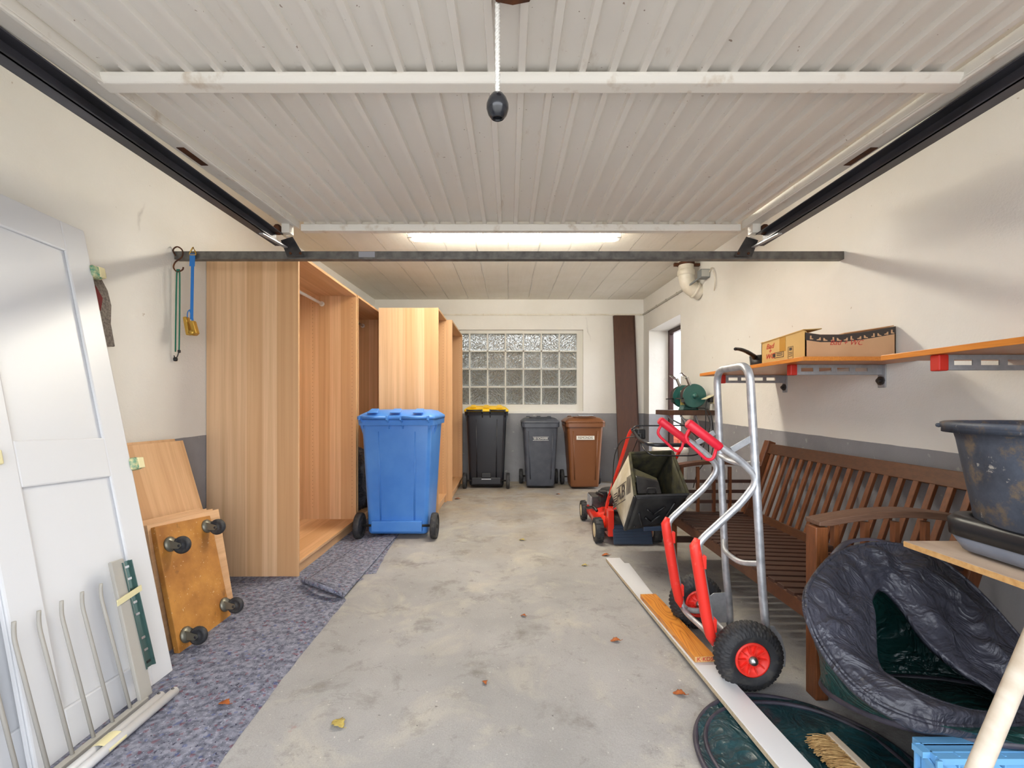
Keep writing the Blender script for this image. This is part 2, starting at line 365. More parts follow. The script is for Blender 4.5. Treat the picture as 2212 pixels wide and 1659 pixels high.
M['crate'] = mat('light_blue_crate', lin(112, 170, 216), .42)
M['bristle'] = mat('natural_bristle', lin(222, 186, 128), .8, c2=lin(170, 126, 74), ns=40)
M['pale_wood'] = mat('pale_worn_wood', lin(206, 196, 182), .6, c2=lin(176, 160, 140), ns=20, stretch=(1, .3, 1))
M['terracotta'] = mat('terracotta', lin(178, 76, 48), .8); M['cloth'] = mat('grey_felt_rag', lin(96, 88, 84), .95, c2=lin(140, 132, 122), ns=90, bump=.8, bs=120, bd=.004)
M['catch_black'] = mat('moulded_black_plastic', lin(30, 31, 34), .36, c2=lin(52, 52, 52), ns=12)
M['catch_in'] = mat('mossy_grass_stained_mesh', lin(42, 40, 32), .8, c2=lin(78, 74, 46), ns=16, bump=.4, bs=90)
M['catch_cloth'] = mat('dirty_white_fabric', lin(206, 200, 186), .8, c2=lin(172, 158, 128), ns=6, bump=.2)
M['flap'] = mat('rubber_flap', lin(44, 58, 78), .4); M['hub'] = mat('cream_hub', lin(206, 190, 154), .5)
M['soil'] = mat('ground_gravel', lin(128, 122, 114), .95, c2=lin(98, 92, 84), ns=20)
M['paving'] = mat('driveway_paving', lin(196, 193, 186), .9, c2=lin(176, 172, 166), ns=3)
M['hedge'] = mat('hedge_leaves', lin(50, 52, 34), .8, c2=lin(168, 140, 112), ns=5, lo=.45, hi=.6, bump=1, bs=30, bd=.03)
M['leaf'] = mat('orange_brown_leaf', lin(180, 98, 34), .7, c2=lin(132, 66, 26), ns=60)
M['leaf_y'] = mat('pale_yellow_leaf', lin(196, 176, 96), .7, c2=lin(160, 140, 70), ns=60)
M['mortar'] = mat('white_block_mortar', lin(222, 220, 212), .8, bump=.2)
def glassmat(name, wavy=True, tint=(.93, .96, .93, 1), rough=.02, ang=.7):
    m = N(name); m.col(tint); m.set(Roughness=rough, IOR=1.45); m.b.inputs['Transmission Weight'].default_value = 1
    if wavy:
        v = m.n('ShaderNodeMapping'); v.inputs['Rotation'].default_value = (0, ang, 0); m.l(m.coord((1,1,1)), v.inputs[0])
        mp = m.n('ShaderNodeMapping'); mp.inputs['Scale'].default_value = (1, 1, .32); m.l(v.outputs[0], mp.inputs[0])
        m.bump(m.noise(mp.outputs[0], 60, 2, .5, .6), 1.0, .12)
    return m.m
M['block_a'] = glassmat('wavy_glass', ang=.75); M['block_b'] = glassmat('wavy_glass_crossed', ang=-.75)
M['clear'] = glassmat('clear_plastic', False, (1, 1, 1, 1), .05)
def emit(name, c, s):
    m = N(name); m.col((1,1,1,1)); m.b.inputs['Emission Color'].default_value = c; m.b.inputs['Emission Strength'].default_value = s; return m.m
M['tube_light'] = emit('fluorescent_tube', (1.0, .935, .79, 1), LAMP)
# ------------------------------------------------------------ room shell
XW, YB = 1.872, 6.036
def zc(y): return 2.537-.03*(YB-y)
DY0, DY1, DZ = 4.73, 5.80, 2.06          # side door opening in right wall
def S(name, mb, m, **k): return tag(mb.build(name, m, **k), kind='structure')
S('floor', MB().box(-2.2, 2.2, -.3, 6.3, -.12, 0), M['floor'], origin=(0,0,0))
S('ground_outside', MB().box(-12, 14, -14, 14, -.3, -.125), M['paving'])
S('wall_left', MB().box(-XW-.3, -XW, -.3, 6.3, 0, 2.75), M['wall'])
mb = MB(); mb.box(XW, XW+.3, -.3, DY0, 0, 2.75); mb.box(XW, XW+.3, DY1, 6.3, 0, 2.75); mb.box(XW, XW+.3, DY0, DY1, DZ, 2.75)
S('wall_right', mb, M['wall'])
WX0, WX1, WZ0, WZ1 = -1.27, 1.033, .98, 2.117
mb = MB(); mb.box(-XW, WX0, YB, YB+.28, 0, 2.75); mb.box(WX1, XW, YB, YB+.28, 0, 2.75); mb.box(WX0, WX1, YB, YB+.28, 0, WZ0); mb.box(WX0, WX1, YB, YB+.28, WZ1, 2.75)
S('wall_back', mb, M['wall'])
mb = MB(); vs = [(x, y, zc(y)+d) for d in (0, .25) for y in (-.3, YB+.28) for x in (-2.17, 2.17)]
mb.add(vs, [(0,2,3,1), (4,5,7,6), (0,1,5,4), (2,6,7,3), (0,4,6,2), (1,3,7,5)]); S('ceiling', mb, M['ceiling'])
mb = MB(); mb.box(-XW, -1.28, -.22, .02, 0, 2.36); mb.box(1.40, XW, -.22, .02, 0, 2.36); mb.box(-1.28, 1.40, -.22, .02, 2.12, 2.36)
S('wall_front', mb, M['wall'])
# glass block window
win = thing('window_1', None, None, ((WX0+WX1)/2, YB+.05, WZ0)); win['kind'] = 'structure'
bx1 = 146.3/154.9; pit = .2518; bw = .232; bz0 = 1.078
mb = MB(); ncol = 8; bx0 = bx1-ncol*pit+(pit-bw)
yf = YB+.045
mb.box(WX0, bx0-.004, yf, yf+.08, WZ0, WZ1); mb.box(bx1+.004, WX1, yf, yf+.08, WZ0, WZ1)
mb.box(bx0-.004, bx1+.004, yf, yf+.08, WZ0, bz0-.004); mb.box(bx0-.004, bx1+.004, yf, yf+.08, bz0+4*pit-(pit-bw)+.004, WZ1)
for i in range(ncol-1): x = bx0+i*pit+bw+.001; mb.box(x, x+pit-bw-.002, yf+.003, yf+.077, bz0-.004, bz0+4*pit-.01)
for j in range(3): z = bz0+j*pit+bw+.001; mb.box(bx0-.004, bx1+.004, yf+.003, yf+.077, z, z+pit-bw-.002)
mb.build('mortar_grid', M['mortar'], win)
def block_mesh():
    b = MB(); h = bw/2
    b.loft([(-.03, bw, bw, .012, 0, 0), (-.004, bw, bw, .012, 0, 0), (.004, bw-.012, bw-.012, .012, 0, 0), (.004, bw-.026, bw-.026, .012, 0, 0), (-.002, bw-.034, bw-.034, .012, 0, 0), (.001, bw-.07, bw-.07, .012, 0, 0)], 3, (True, True), False)
    return b
for j in range(4):
    for i in range(ncol):
        b = block_mesh(); c = Vector((bx0+i*pit+bw/2, yf+.004, bz0+j*pit+bw/2))
        b.v = [Matrix.Rotation(PI/2, 4, 'X') @ v+c for v in b.v]
        b.build('glass_block', M['block_a'] if (i+j) % 2 else M['block_b'], win)
# conduit along back and right wall
mb = MB(); mb.box(-XW, XW, YB-.014, YB, 2.314, 2.334)
for k in range(12): x = -1.6+k*.31; mb.box(x, x+.012, YB-.019, YB, 2.308, 2.338)
S('trim_1', mb, M['pvc'], bevel=.003)
zz = lambda y: 2.324-.03*(YB-y)*.6
mb = MB(); mb.beam((XW-.008, YB, zz(YB)), (XW-.008, 4.30, zz(4.30)), .016, .02)
for k in range(5): y = 5.8-k*.33; mb.beam((XW-.01, y, zz(y)), (XW-.01, y-.02, zz(y)), .022, .028)
S('trim_2', mb, mat('grey_conduit', lin(176, 172, 162), .5))
# side door frame and things outside
fr = thing('door_1', None, None, (XW+.27, 5.3, 0)); fr['kind'] = 'structure'
M['frame_brown'] = mat('dark_brown_frame', lin(62, 30, 26), .4)
MB().box(XW+.254, XW+.31, DY1-.06, DY1, 0, DZ).build('door_jamb', M['frame_brown'], fr, bevel=.004)
MB().box(XW+.254, XW+.31, DY0, DY0+.06, 0, DZ).build('door_jamb', M['frame_brown'], fr, bevel=.004)
MB().box(XW+.254, XW+.31, DY0+.06, DY1-.06, DZ-.055, DZ).build('door_head', M['frame_brown'], fr, bevel=.004)
MB().box(XW+.3, XW+.9, DY0-.06, DY0-.015, .01, DZ-.02).build('open_door_leaf', M['frame_brown'], fr, bevel=.004)
pl = thing('planter_box', 'terracotta red ribbed planter box outside the side doorway', 'planter', (2.95, 7.25, -.125))
mb = MB(); mb.loft([(-.125, .5, .9, .03, 2.95, 7.25), (.42, .62, 1.0, .03, 2.95, 7.25), (.45, .66, 1.04, .03, 2.95, 7.25), (.52, .66, 1.04, .03, 2.95, 7.25)], 4, (True, False))
mb.loft([(.52, .60, .98, .03, 2.95, 7.25), (.44, .58, .96, .03, 2.95, 7.25)], 4, (False, True))
mb.build('box', M['terracotta'], pl)
mb = MB()
for z in (.0, .12, .24, .36): mb.loft([(z, .56+z*.2, .95+z*.2, .03, 2.95, 7.25), (z+.02, .56+z*.2, .95+z*.2, .03, 2.95, 7.25)], 4)
mb.build('rib', M['terracotta'], pl)
rf = MB(); rf.prism([(3.1, 8.2, 3.0), (3.1, 8.2, 2.72), (4.9, 8.2, 3.9), (4.9, 8.2, 4.2)], (0, 1.2, 0))
tag(rf.build('roof_overhang', M['frame_brown']), 'dark brown sloping roof edge seen through the side doorway', 'roof')
hp = thing('hedge', 'brownish green hedge behind the glass block window', 'hedge', (0, 7.3, -.125))
rows = []
for j in range(14):
    z = -.125+j*.185; rows.append([Vector((x*.16-3, 6.95+.25*noise.noise(Vector((x*.5, j*.5, 1)))+.25*(j/14)**3, z+.1*noise.noise(Vector((x*.4, j, 5))))) for x in range(32)])
mb = MB(); mb.grid(rows); mb.build('foliage', M['hedge'], hp, solid=.12)
# ------------------------------------------------------------ overhead garage door
XL, XR, YE, YM, YFR = -1.189, 1.318, 2.416, 1.286, .17
def zd(y): return 2.06-.047*(YE-y)
gd = thing('garage_door', 'open up-and-over garage door with beige ribbed steel underside', 'garage door', ((XL+XR)/2, 1.3, zd(1.3)))
def dbox(mb, x0, x1, y0, y1, h0, h1):
    vs = [(x, y, zd(y)+h) for h in (h0, h1) for y in (y0, y1) for x in (x0, x1)]
    return mb.add(vs, [(0,2,3,1), (4,5,7,6), (0,1,5,4), (2,6,7,3), (0,4,6,2), (1,3,7,5)])
xs = []; x = XL+.026; pitch = .0865
while x < XR-.02:
    xs += [(x, .028), (x+.062, .028), (x+.0655, .012), (x+.083, .012)]; x += pitch
xs = [q for q in xs if q[0] < XR-.018]
rows = [[Vector((q[0], y, zd(y)+q[1])) for q in xs] for y in (YFR, YFR+.7, YM, YE-.6, YE-.005)]
MB().grid(rows, smooth=False).build('ribbed_sheet', M['door_paint'], gd, solid=.0015)
for (a, b) in ((XL-.058, XL+.021), (XR-.021, XR+.058)):
    mb = MB(); dbox(mb, a, b, YFR, YE, -.004, .03)
    e = b-.014 if a < 0 else a; dbox(mb, e, e+.014, YFR, YE, -.012, -.003)
    mb.build('side_stile', M['door_frame_paint'], gd, bevel=.003)
    o = a-.014 if a < 0 else b; mb = MB(); dbox(mb, o, o+.014, YFR, YE-.06, .012, .03); mb.build('edge_seal', M['galv'], gd)
mb = MB(); yy = [YM-.052, YM-.050, YM-.038, YM+.004, YM+.014]; hh = [.011, .0, -.014, -.014, .009]
mb.prism([(XL+.0, y, zd(YM)+h) for y, h in zip(yy, hh)], (XR-XL, 0, 0)); mb.build('cross_beam', M['door_frame_paint'], gd, bevel=.004)
mb = MB(); dbox(mb, XL+.03, XR-.03, YE-.012, YE+.03, -.026, .012); dbox(mb, XL+.03, XR-.03, YE+.022, YE+.03, .01, .06); mb.build('end_beam', M['door_frame_paint'], gd, bevel=.003)  # rear upright plate added to stop lamp light leaking over the beam
mb = MB(); dbox(mb, XL, XR, YFR-.03, YFR, -.02, .03); mb.build('front_beam', M['door_frame_paint'], gd, bevel=.003)
mb = MB(); zq = zd(.95)-.004
mb.prism([(-.03, .99, zq), (.008, .998, zq), (.046, .99, zq), (.075, .93, zq), (.046, .87, zq), (-.03, .87, zq), (-.055, .93, zq)], (0, 0, .014)); mb.build('lock_plate', M['rust'], gd)
# slots in stiles
for sx in (1, -1):
    xx = XL-.030 if sx == 1 else XR+.030
    mb = MB(); dbox(mb, xx-.012, xx+.016, 1.6, 1.73, -.006, .0); mb.build('hinge_slot', M['rust'], gd)
    # roller bracket
    xb = XL-.03 if sx == 1 else XR+.03
    mb = MB(); mb.box(xb-.022, xb+.022, YE-.06, YE-.01, 2.005, 2.062); mb.beam((xb-.02, YE-.01, 2.0), (xb+.02, YE-.0, 1.985), .03, .004)
    mb.build('roller_bracket', M['door_frame_paint'], gd, bevel=.003)
    MB().lathe([(.0, -.012), (.024, -.012), (.028, -.006), (.028, .006), (.024, .012), (0, .012)], (xb-sx*.04, YE-.06, 2.02), 'x', 20).build('roller', M['rust'], gd)
# pull cord
cd = thing('pull_cord', 'white braided pull cord with black ball hanging from the open garage door', 'pull cord', (-.027, 1.0, 1.73))
mb = MB()
for ph in range(3):
    mb.tube([(-.027+.0034*math.cos(z*14+ph*2.09), 1.0+.0034*math.sin(z*14+ph*2.09), 1.775+z*.0055) for z in range(41)], .0034, 6)
mb.build('cord', M['white_plastic'], cd)
prof = [(.007, .030), (.014, .027), (.021, .018), (.0255, .006), (.0255, -.004), (.0215, -.016), (.0150, -.024), (.0125, -.0255), (.0115, -.02), (.010, .0), (.0, .002)]
MB(Matrix.Translation((-.027, 1.0, 1.753)) @ Matrix.Rotation(.12, 4, 'X')).lathe(prof, n=28).build('ball', M['black_satin'], cd)
# rails (dark channels), each its own thing
def zr(y): return 1.972-.012*(YE-y)
for sx, nm in ((-1, 'left'), (1, 'right')):
    xr = -1.262 if sx < 0 else 1.375
    rl = thing('door_rail', 'dark steel door track along the %s edge of the garage door' % nm, 'rail', (xr, 1.2, 2.0))
    mb = MB(); y0, y1 = .1, YE-.04
    for (a, b, h0, h1) in ((-.003, .003, -.030, .03), (-.022, .022, -.033, -.028), (-.022, .022, .028, .033)):
        ox = xr-sx*0
        if h1-h0 > .02: a, b = (sx*.02-.003, sx*.02+.003)
        vs = [(ox+xx, y, zr(y)+h) for h in (h0, h1) for y in (y0, y1) for xx in (a, b)]
        mb.add(vs, [(0,2,3,1), (4,5,7,6), (0,1,5,4), (2,6,7,3), (0,4,6,2), (1,3,7,5)])
    for a in (-.022, .019):
        vs = [(xr+xx, y, zr(y)+h) for h in (-.033, -.023) for y in (y0, y1) for xx in (a, a+.003)]
        mb.add(vs, [(0,2,3,1), (4,5,7,6), (0,1,5,4), (2,6,7,3), (0,4,6,2), (1,3,7,5)])
    mb.build('channel', M['rail_dark'], rl)
    mb = MB(); xa = xr-sx*.035
    mb.prism([(xa-sx*.03, YE-.026, 1.995), (xa+sx*.035, YE-.026, 1.975), (xa-sx*.0, YE-.026, 1.885), (xa-sx*.095, YE-.026, 1.885)], (0, .006, 0)); pp = mb.build('gusset_plate', M['steel_dark'], rl)
    for q in (-.02, -.075): MB().lathe([(0, -.005), (.007, -.005), (.007, 0)], (xa+sx*q, YE-.026, 1.902), 'y', 10, False).build('bolt', M['rust'], pp)
    MB().beam((xr-sx*.02, YE-.25, zr(YE-.25)-.045), (xr-sx*.03, YE-.03, 1.935), .022, .006).build('strap', M['galv'], rl)
# cross bar wall to wall
br = thing('support_bar', 'grey steel angle bar spanning the garage from wall to wall under the lamp', 'bar', (0, YE, 1.9))
MB().box(-XW+.002, XW-.002, YE, YE+.005, 1.880, 1.924).build('upright_flange', M['bar_steel'], br, bevel=.001)
MB().box(-XW+.002, XW-.002, YE+.005, YE+.04, 1.880, 1.885).build('flat_flange', M['bar_steel'], br)
MB().box(-1.19, 1.32, YE-.012, YE-.0005, 1.876, 1.886).build('lip', M['bar_steel'], br)
MB().box(-.84, -.75, YE-.0016, YE-.0004, 1.888, 1.921).build('paint_patch', mat('grey_patch', lin(150, 150, 156), .5), br)
# lamp
yl = 3.368; zl = zc(yl)
lp = thing('ceiling_lamp', 'long white fluorescent batten lamp glowing on the ceiling', 'lamp', (.04, yl, zl-.09))
mb = MB(Matrix.Translation((.0415, yl, zl)) @ Matrix.Rotation(math.radians(-1.7), 4, 'X'))
mb.loft([(-.040, 1.66, .07, .03, 0, 0), (-.002, 1.68, .07, .03, 0, 0)], 4); mb.build('housing', M['white_plastic'], lp)
mb = MB(Matrix.Translation((.0415, yl, zl))); mb.loft([(-.112, 1.58, .05, .024, 0, 0), (-.098, 1.60, .10, .03, 0, 0), (-.075, 1.61, .112, .03, 0, 0), (-.038, 1.60, .074, .03, 0, 0)], 5); mb.build('glowing_diffuser', M['tube_light'], lp)
for xx in (-.765, .845): MB().box(xx-.02, xx+.02, yl-.045, yl+.045, zl-.105, zl-.03).build('end_cap', M['white_plastic'], lp, bevel=.005)
mb = MB()
for xx in (-.6, -.2, .25, .65): mb.box(xx-.008, xx+.008, yl-.066, yl-.058, zl-.085, zl-.02)
tag(mb.build('clip', mat('clear_grey_clip', lin(210, 208, 190), .3), lp, bevel=.002), kind='stuff')
# pipe, junction box
pp = thing('drain_pipe', 'cream plastic drain pipe bending from the ceiling into the right wall', 'pipe', (1.74, 4.25, 2.2))
c = [(1.735, 4.25, zc(4.25)+.0), (1.735, 4.25, 2.36), (1.738, 4.25, 2.31), (1.75, 4.25, 2.265), (1.775, 4.25, 2.225), (1.81, 4.25, 2.20), (1.885, 4.25, 2.165)]
MB().tube(spline(c, 5, False), .072, 24).build('elbow', M['pvc'], pp)
MB().lathe([(.0735, 0), (.079, .004), (.079, .05), (.0735, .056)], (1.735, 4.25, 2.335), n=28).build('collar', M['pvc'], pp)
m_ = MB(Matrix.Translation((1.815, 4.25, 2.198)) @ Matrix.Rotation(math.radians(115), 4, 'Y')); m_.lathe([(.0735, 0), (.08, .004), (.08, .02), (.0735, .024)], n=28); m_.build('collar', M['pvc'], pp)
mb = MB(); mb.lathe([(.074, 0), (.08, 0), (.08, .025), (.074, .025)], (1.735, 4.25, 2.435), n=28); mb.box(1.62, 1.66, 4.24, 4.27, 2.43, 2.46); mb.box(1.80, 1.871, 4.24, 4.27, 2.43, 2.455); mb.build('pipe_clamp', M['rust'], pp)
jb = thing('junction_box', 'small grey junction box with a dangling cable on the right wall', 'junction box', (1.84, 4.07, 2.25))
MB().box(1.785, 1.871, 4.03, 4.115, 2.255, 2.335).build('box', M['grey_plastic'], jb, bevel=.004)
MB().box(1.79, 1.866, 4.026, 4.03, 2.262, 2.328).build('cover', mat('light_grey_cover', lin(176, 178, 174), .5), jb, bevel=.002)
MB().tube(spline([(1.862, 4.03, 2.3), (1.855, 3.97, 2.325), (1.85, 3.93, 2.29), (1.855, 3.905, 2.22), (1.858, 3.91, 2.15), (1.87, 3.95, 2.11)], 6, False), .005, 6).build('cable', M['pvc'], jb)
MB().beam((1.79, 4.11, 2.262), (1.74, 4.20, 2.22), .014, .014).build('conduit_stub', M['grey_plastic'], jb)
# ------------------------------------------------------------ wardrobes
def wardrobe(label, x0, x1, y0, y1, H=2.01, rail=True, peg=True):
    t = thing('wardrobe', label, 'wardrobe', ((x0+x1)/2, (y0+y1)/2, 0), 'empty open wardrobe carcasses'); th = .018
    for k, yy in enumerate((y0, y1-th)):
        sp = MB().box(x0, x1, yy, yy+th, 0, H).build('side_panel', M['oak_side'], t, bevel=.001)
        if peg and k == 1:
            mb = MB()
            for xx in (x1-.035, x1-.37):
                for i in range(56): mb.lathe([(0.0001, -.0006), (.0025, -.0006), (.0025, 0)], (xx, yy, .2+i*.032), 'y', 6, False)
            tag(mb.build('peg_hole', mat('peg_hole_dark', lin(60, 40, 22), .9) if 'peg' not in M else M['peg'], sp), kind='stuff')
    MB().box(x0+.004, x0+.009, y0+th, y1-th, .05, H-.01).build('back_panel', M['oak_back'], t)
    MB().box(x0+.01, x1-.001, y0+th, y1-th, H-th, H).build('top_panel', M['oak_flat'], t, bevel=.001)
    MB().box(x0+.01, x1-.001, y0+th, y1-th, .077, .095).build('bottom_panel', M['oak_flat'], t, bevel=.001)
    MB().box(x1-.04, x1-.022, y0+th, y1-th, .001, .077).build('plinth', M['oak_flat'], t)
    if rail:
        r_ = MB().tube([(x1-.29, y0+th, H-.085), (x1-.29, y1-th, H-.085)], .012, 12).build('clothes_rail', M['white_plastic'], t)
        for yy in (y0+th+.006, y1-th-.006): MB().lathe([(0, -.006), (.021, -.006), (.021, .006), (0, .006)], (x1-.29, yy, H-.085), 'y', 16, False).build('rail_socket', M['white_plastic'], r_)
    return t
M['peg'] = mat('peg_hole_dark', lin(70, 48, 26), .9)
wardrobe('tall oak veneer wardrobe carcass nearest the camera, beside the leaning boards', -1.869, -1.302, 2.671, 3.70)
wardrobe('shadowy oak veneer wardrobe carcass behind the blue bin', -1.869, -1.30, 3.715, 4.72)
wardrobe('oak veneer wardrobe carcass standing out from the wall right behind the blue bin', -1.268, -.688, 4.204, 4.76, rail=False)
wardrobe('narrow-looking oak veneer wardrobe carcass farthest back, next to the glass blocks', -1.215, -.632, 4.80, 5.86, rail=False)
def crumple(c, rx, ry, rz, seed, amp=.3, n=24):
    rows = []
    for i in range(n+1):
        a = PI*i/n; rr = []
        for j in range(2*n):
            b = 2*PI*j/(2*n); d = Vector((math.sin(a)*math.cos(b), math.sin(a)*math.sin(b), math.cos(a)))
            k = 1+amp*(noise.noise(d*2+Vector((seed,)*3))+.5*noise.noise(d*5+Vector((seed,)*3)))
            z = max(-rz, d.z*rz*k*1.2); rr.append(Vector(c)+Vector((d.x*rx*k, d.y*ry*k, z)))
        rows.append(rr)
    return rows
mb = MB(); mb.grid(crumple((-1.45, 4.05, .37), .17, .2, .275, 3), True)
tag(mb.build('plastic_sack', M['nylon']), 'dark crumpled plastic sack on the floor of the shadowy wardrobe', 'sack')
mb = MB(); mb.grid(crumple((-1.5, 4.3, .22), .16, .16, .125, 8), True)
tag(mb.build('plastic_sack', M['tarp']), 'small dark green sack deep inside the shadowy wardrobe', 'sack')
# ------------------------------------------------------------ wheelie bins
def bin_(label, cx, y0, W, D, H, bm_, lm, rear_front, group, wheel_r=.1, wbot=.8, text_=None, big=False):
    # local frame: wheel side at y=0 facing the camera, body runs to +D ; turned round when the front faces the camera
    t = thing('wheelie_bin', label, 'bin', (cx, y0+D/2, 0), group)
    R = Matrix.Translation((cx, y0, 0))
    if not rear_front: R = Matrix.Translation((cx, y0+D, 0)) @ Matrix.Rotation(PI, 4, 'Z')
    hb = H-.09; bwid = W*wbot; tw = W*.93
    mb = MB(R); y_b0 = .075 if rear_front else .11
    db = D*.66
    secs = [(.03, bwid*.96, db*.96, .03, 0, y_b0+db/2), (.05, bwid, db, .035, 0, y_b0+db/2)]
    for k in range(1, 6):
        f = k/5; ww = bwid+(tw-bwid)*f; dd = db+(D*.9-db)*f; cyb = y_b0+(.03-y_b0)*f+dd/2
        secs.append((.05+(hb-.09)*f, ww, dd, .04, 0, cyb))
    secs += [(hb-.035, tw, D*.9, .04, 0, .03+D*.45), (hb-.03, W*.98, D*.96, .045, 0, .02+D*.475), (hb, W*.985, D*.97, .045, 0, .015+D*.48)]
    mb.loft(secs, 5, (True, False)); body = mb.build('body', bm_, t)
    # rim collar skirt + side ribs under rim
    mb = MB(R)
    for sx in (-1, 1):
        for k in range(2 if not big else 3):
            yk = .08+k*.09*D/.5
            mb.prism([(sx*tw*.49, yk, hb-.03), (sx*W*.505, yk, hb-.03), (sx*W*.5, yk, hb-.06), (sx*tw*.485, yk, hb-.15)], (0, .006, 0))
    mb.loft([(hb-.05, W, D*.99, .045, 0, .01+D*.485), (hb-.008, W*1.01, D, .045, 0, .005+D*.485)], 5, (False, False))
    mb.build('rim', bm_, t)
    if rear_front or big:
        mb = MB(R); 
        for xx in (-bwid*.28, bwid*.28): mb.tube([(xx, y_b0-.001, .14), (xx*1.08, .04, hb-.1)], .012, 6, flat=.5)
        mb.build('moulded_rib', bm_, body)
    if not rear_front:
        mb = MB(R)
        for xx in (-bwid*.36, bwid*.36): mb.tube([(xx, y_b0+db+.000, .12), (xx*1.18, .03+D*.9-.004, hb-.1)], .010, 6)
        mb.build('moulded_rib', bm_, body)
    # lid
    mb = MB(R); mb.loft([(hb-.004, W*1.03, D*1.0, .05, 0, D*.48), (hb+.02, W*1.03, D*1.0, .05, 0, D*.48), (hb+.035, W*.97, D*.93, .06, 0, D*.49), (hb+.06, W*.86, D*.74, .07, 0, D*.52), (hb+.072, W*.7, D*.55, .07, 0, D*.53)], 6)
    lid = mb.build('lid', lm, t)
    # rear handle on wheel side with hinges
    mb = MB(R)
    for sgn in (-1, 1):
        a, b = sgn*W*.09, sgn*W*.44
        mb.tube([(a, -.035, hb+.012), (b, -.035, hb+.012)], .012, 10)
        for xx in (a, b): mb.prism([(xx-.006, .03, hb+.03), (xx-.006, -.045, hb+.026), (xx-.006, -.05, hb-.005), (xx-.006, .0, hb-.03), (xx-.006, .03, hb-.08)], (.012, 0, 0))
    mb.build('grip_bar', bm_ if not big else M['black_bin'], t)
    mb = MB(R)
    for xx in (-W*.3, 0, W*.3): mb.prism([(xx-W*.07, .0, hb+.045), (xx+W*.07, .0, hb+.045), (xx+W*.05, .09, hb+.075), (xx-W*.05, .09, hb+.075)], (0, 0, .008))
    mb.build('hinge_cover', lm, lid, bevel=.003)
    if not rear_front:   # front lid grip
        mb = MB(R); mb.tube(fil([(-W*.3, D*.62, hb+.065), (-W*.28, D*.9, hb+.075), (W*.28, D*.9, hb+.075), (W*.3, D*.62, hb+.065)], .04), .007, 8); mb.build('lid_handle', bm_, lid)
        mb = MB(R)
        for k in range(22): xx = -W*.5+k*W/21.5; mb.box(xx, xx+.006, D*.975, D*.987, hb-.04, hb+.012)
        tag(mb.build('rim_tooth', bm_, t), kind='stuff')
    # axle + wheels
    yw = .0+wheel_r*.0; wx = W*.5-.012
    yax = .06
    mb = MB(R); mb.tube([(-wx, yax, wheel_r), (wx, yax, wheel_r)], .010, 10); mb.build('axle', M['steel_dark'], t)
    for sx in (-1, 1):
        prof = [(.03, -.02), (wheel_r*.55, -.02), (wheel_r*.6, -.014), (wheel_r*.78, -.014), (wheel_r*.82, -.024), (wheel_r*.97, -.022), (wheel_r, -.012), (wheel_r, .012), (wheel_r*.97, .022), (wheel_r*.82, .024), (wheel_r*.78, .014), (wheel_r*.6, .014), (wheel_r*.55, .02), (.03, .02)]
        mb = MB(R); mb.lathe(prof, (sx*(wx+.012), yax, wheel_r), 'x', 28, caps=True); wh = mb.build('wheel', M['rubber'], t)
        MB(R).lathe([(0, sx*.028), (.02, sx*.026), (.026, 0)], (sx*(wx+.012), yax, wheel_r), 'x', 14).build('hub', M['black_plastic'], wh)
    if rear_front:
        mb = MB(R); mb.box(-bwid*.42, bwid*.42, y_b0-.035, y_b0+.01, .055, .14); mb.build('axle_housing', bm_, t, bevel=.006)
    return t, R, y_b0, db, D, hb, bwid, tw
t, R, *_ = bin_('bright blue wheelie bin standing in front of the wardrobes, wheels toward camera', -.897, 3.40, .60, .62, 1.045, M['blue_bin'], M['blue_bin'], True, 'wheelie bins', .102, .8)
t, R, *_ = bin_('black wheelie bin with yellow lid under the glass block window', -.292, 5.47, .55, .50, 1.075, M['black_bin'], M['yellow'], True, 'wheelie bins', .1, .8, big=True)
mb = MB(R); mb.box(-.06, .06, .025, .075, .14, .20); mb.build('lift_pocket', M['black_plastic'], t, bevel=.006)
mb = MB(R); mb.box(-.06, .06, .028, .034, .118, .13); mb.build('axle_glint', M['bolt'], t)
t, R, yb, db, D_, hb, bw_, tw_ = bin_('anthracite grey wheelie bin between the yellow-lidded bin and the brown bin', .398, 5.45, .475, .50, .925, M['grey_bin'], M['grey_bin'], False, 'wheelie bins', .1, .76)
def face_text(t, cx, D0, z, s, size, m, plate=None, sx=1):
    mt = Matrix.Translation((cx, D0, z)) @ Matrix.Rotation(PI/2-.07, 4, 'X')
    if plate: 
        b = MB(mt); b.box(-plate[0]/2, plate[0]/2, -plate[1]/2, plate[1]/2, -.0035, -.001); b.build('label_sticker', M['label_white'], t)
    return text(s, size, mt, m, t, sx=sx)
face_text(t, .398, 5.468, .64, 'SSI SCHÄFER', .036, M['white_print'], sx=.9)
mb = MB(Matrix.Translation((.398, 5.466, .64)) @ Matrix.Rotation(PI/2-.07, 4, 'X')); mb.box(-.1, .1, .02, .023, 0, .0005); mb.box(-.1, .1, -.023, -.02, 0, .0005); mb.build('printed_line', M['white_print'], t)
t, R, yb, db, D_, hb, bw_, tw_ = bin_('brown wheelie bin to the right, in front of the dark leaning planks', .955, 5.40, .485, .50, .93, M['brown_bin'], M['brown_bin'], False, 'wheelie bins', .1, .74)
face_text(t, .955, 5.418, .655, 'REMONDIS', .044, M['black_ink'], (.225, .05), sx=.85)
mb = MB()
for xx in (-.1, .115):
    for zz_ in (.12, .165): mb.lathe([(0, -.004), (.006, -.004), (.006, 0)], (.955+xx, 5.468, zz_+.02), 'y', 8, False)
mb.build('rivet', M['bolt'], t)
mb = MB(); mb.box(.87, 1.06, 5.44, 5.5, .925, .94); mb.build('lid_latch', M['galv'], t, bevel=.003)
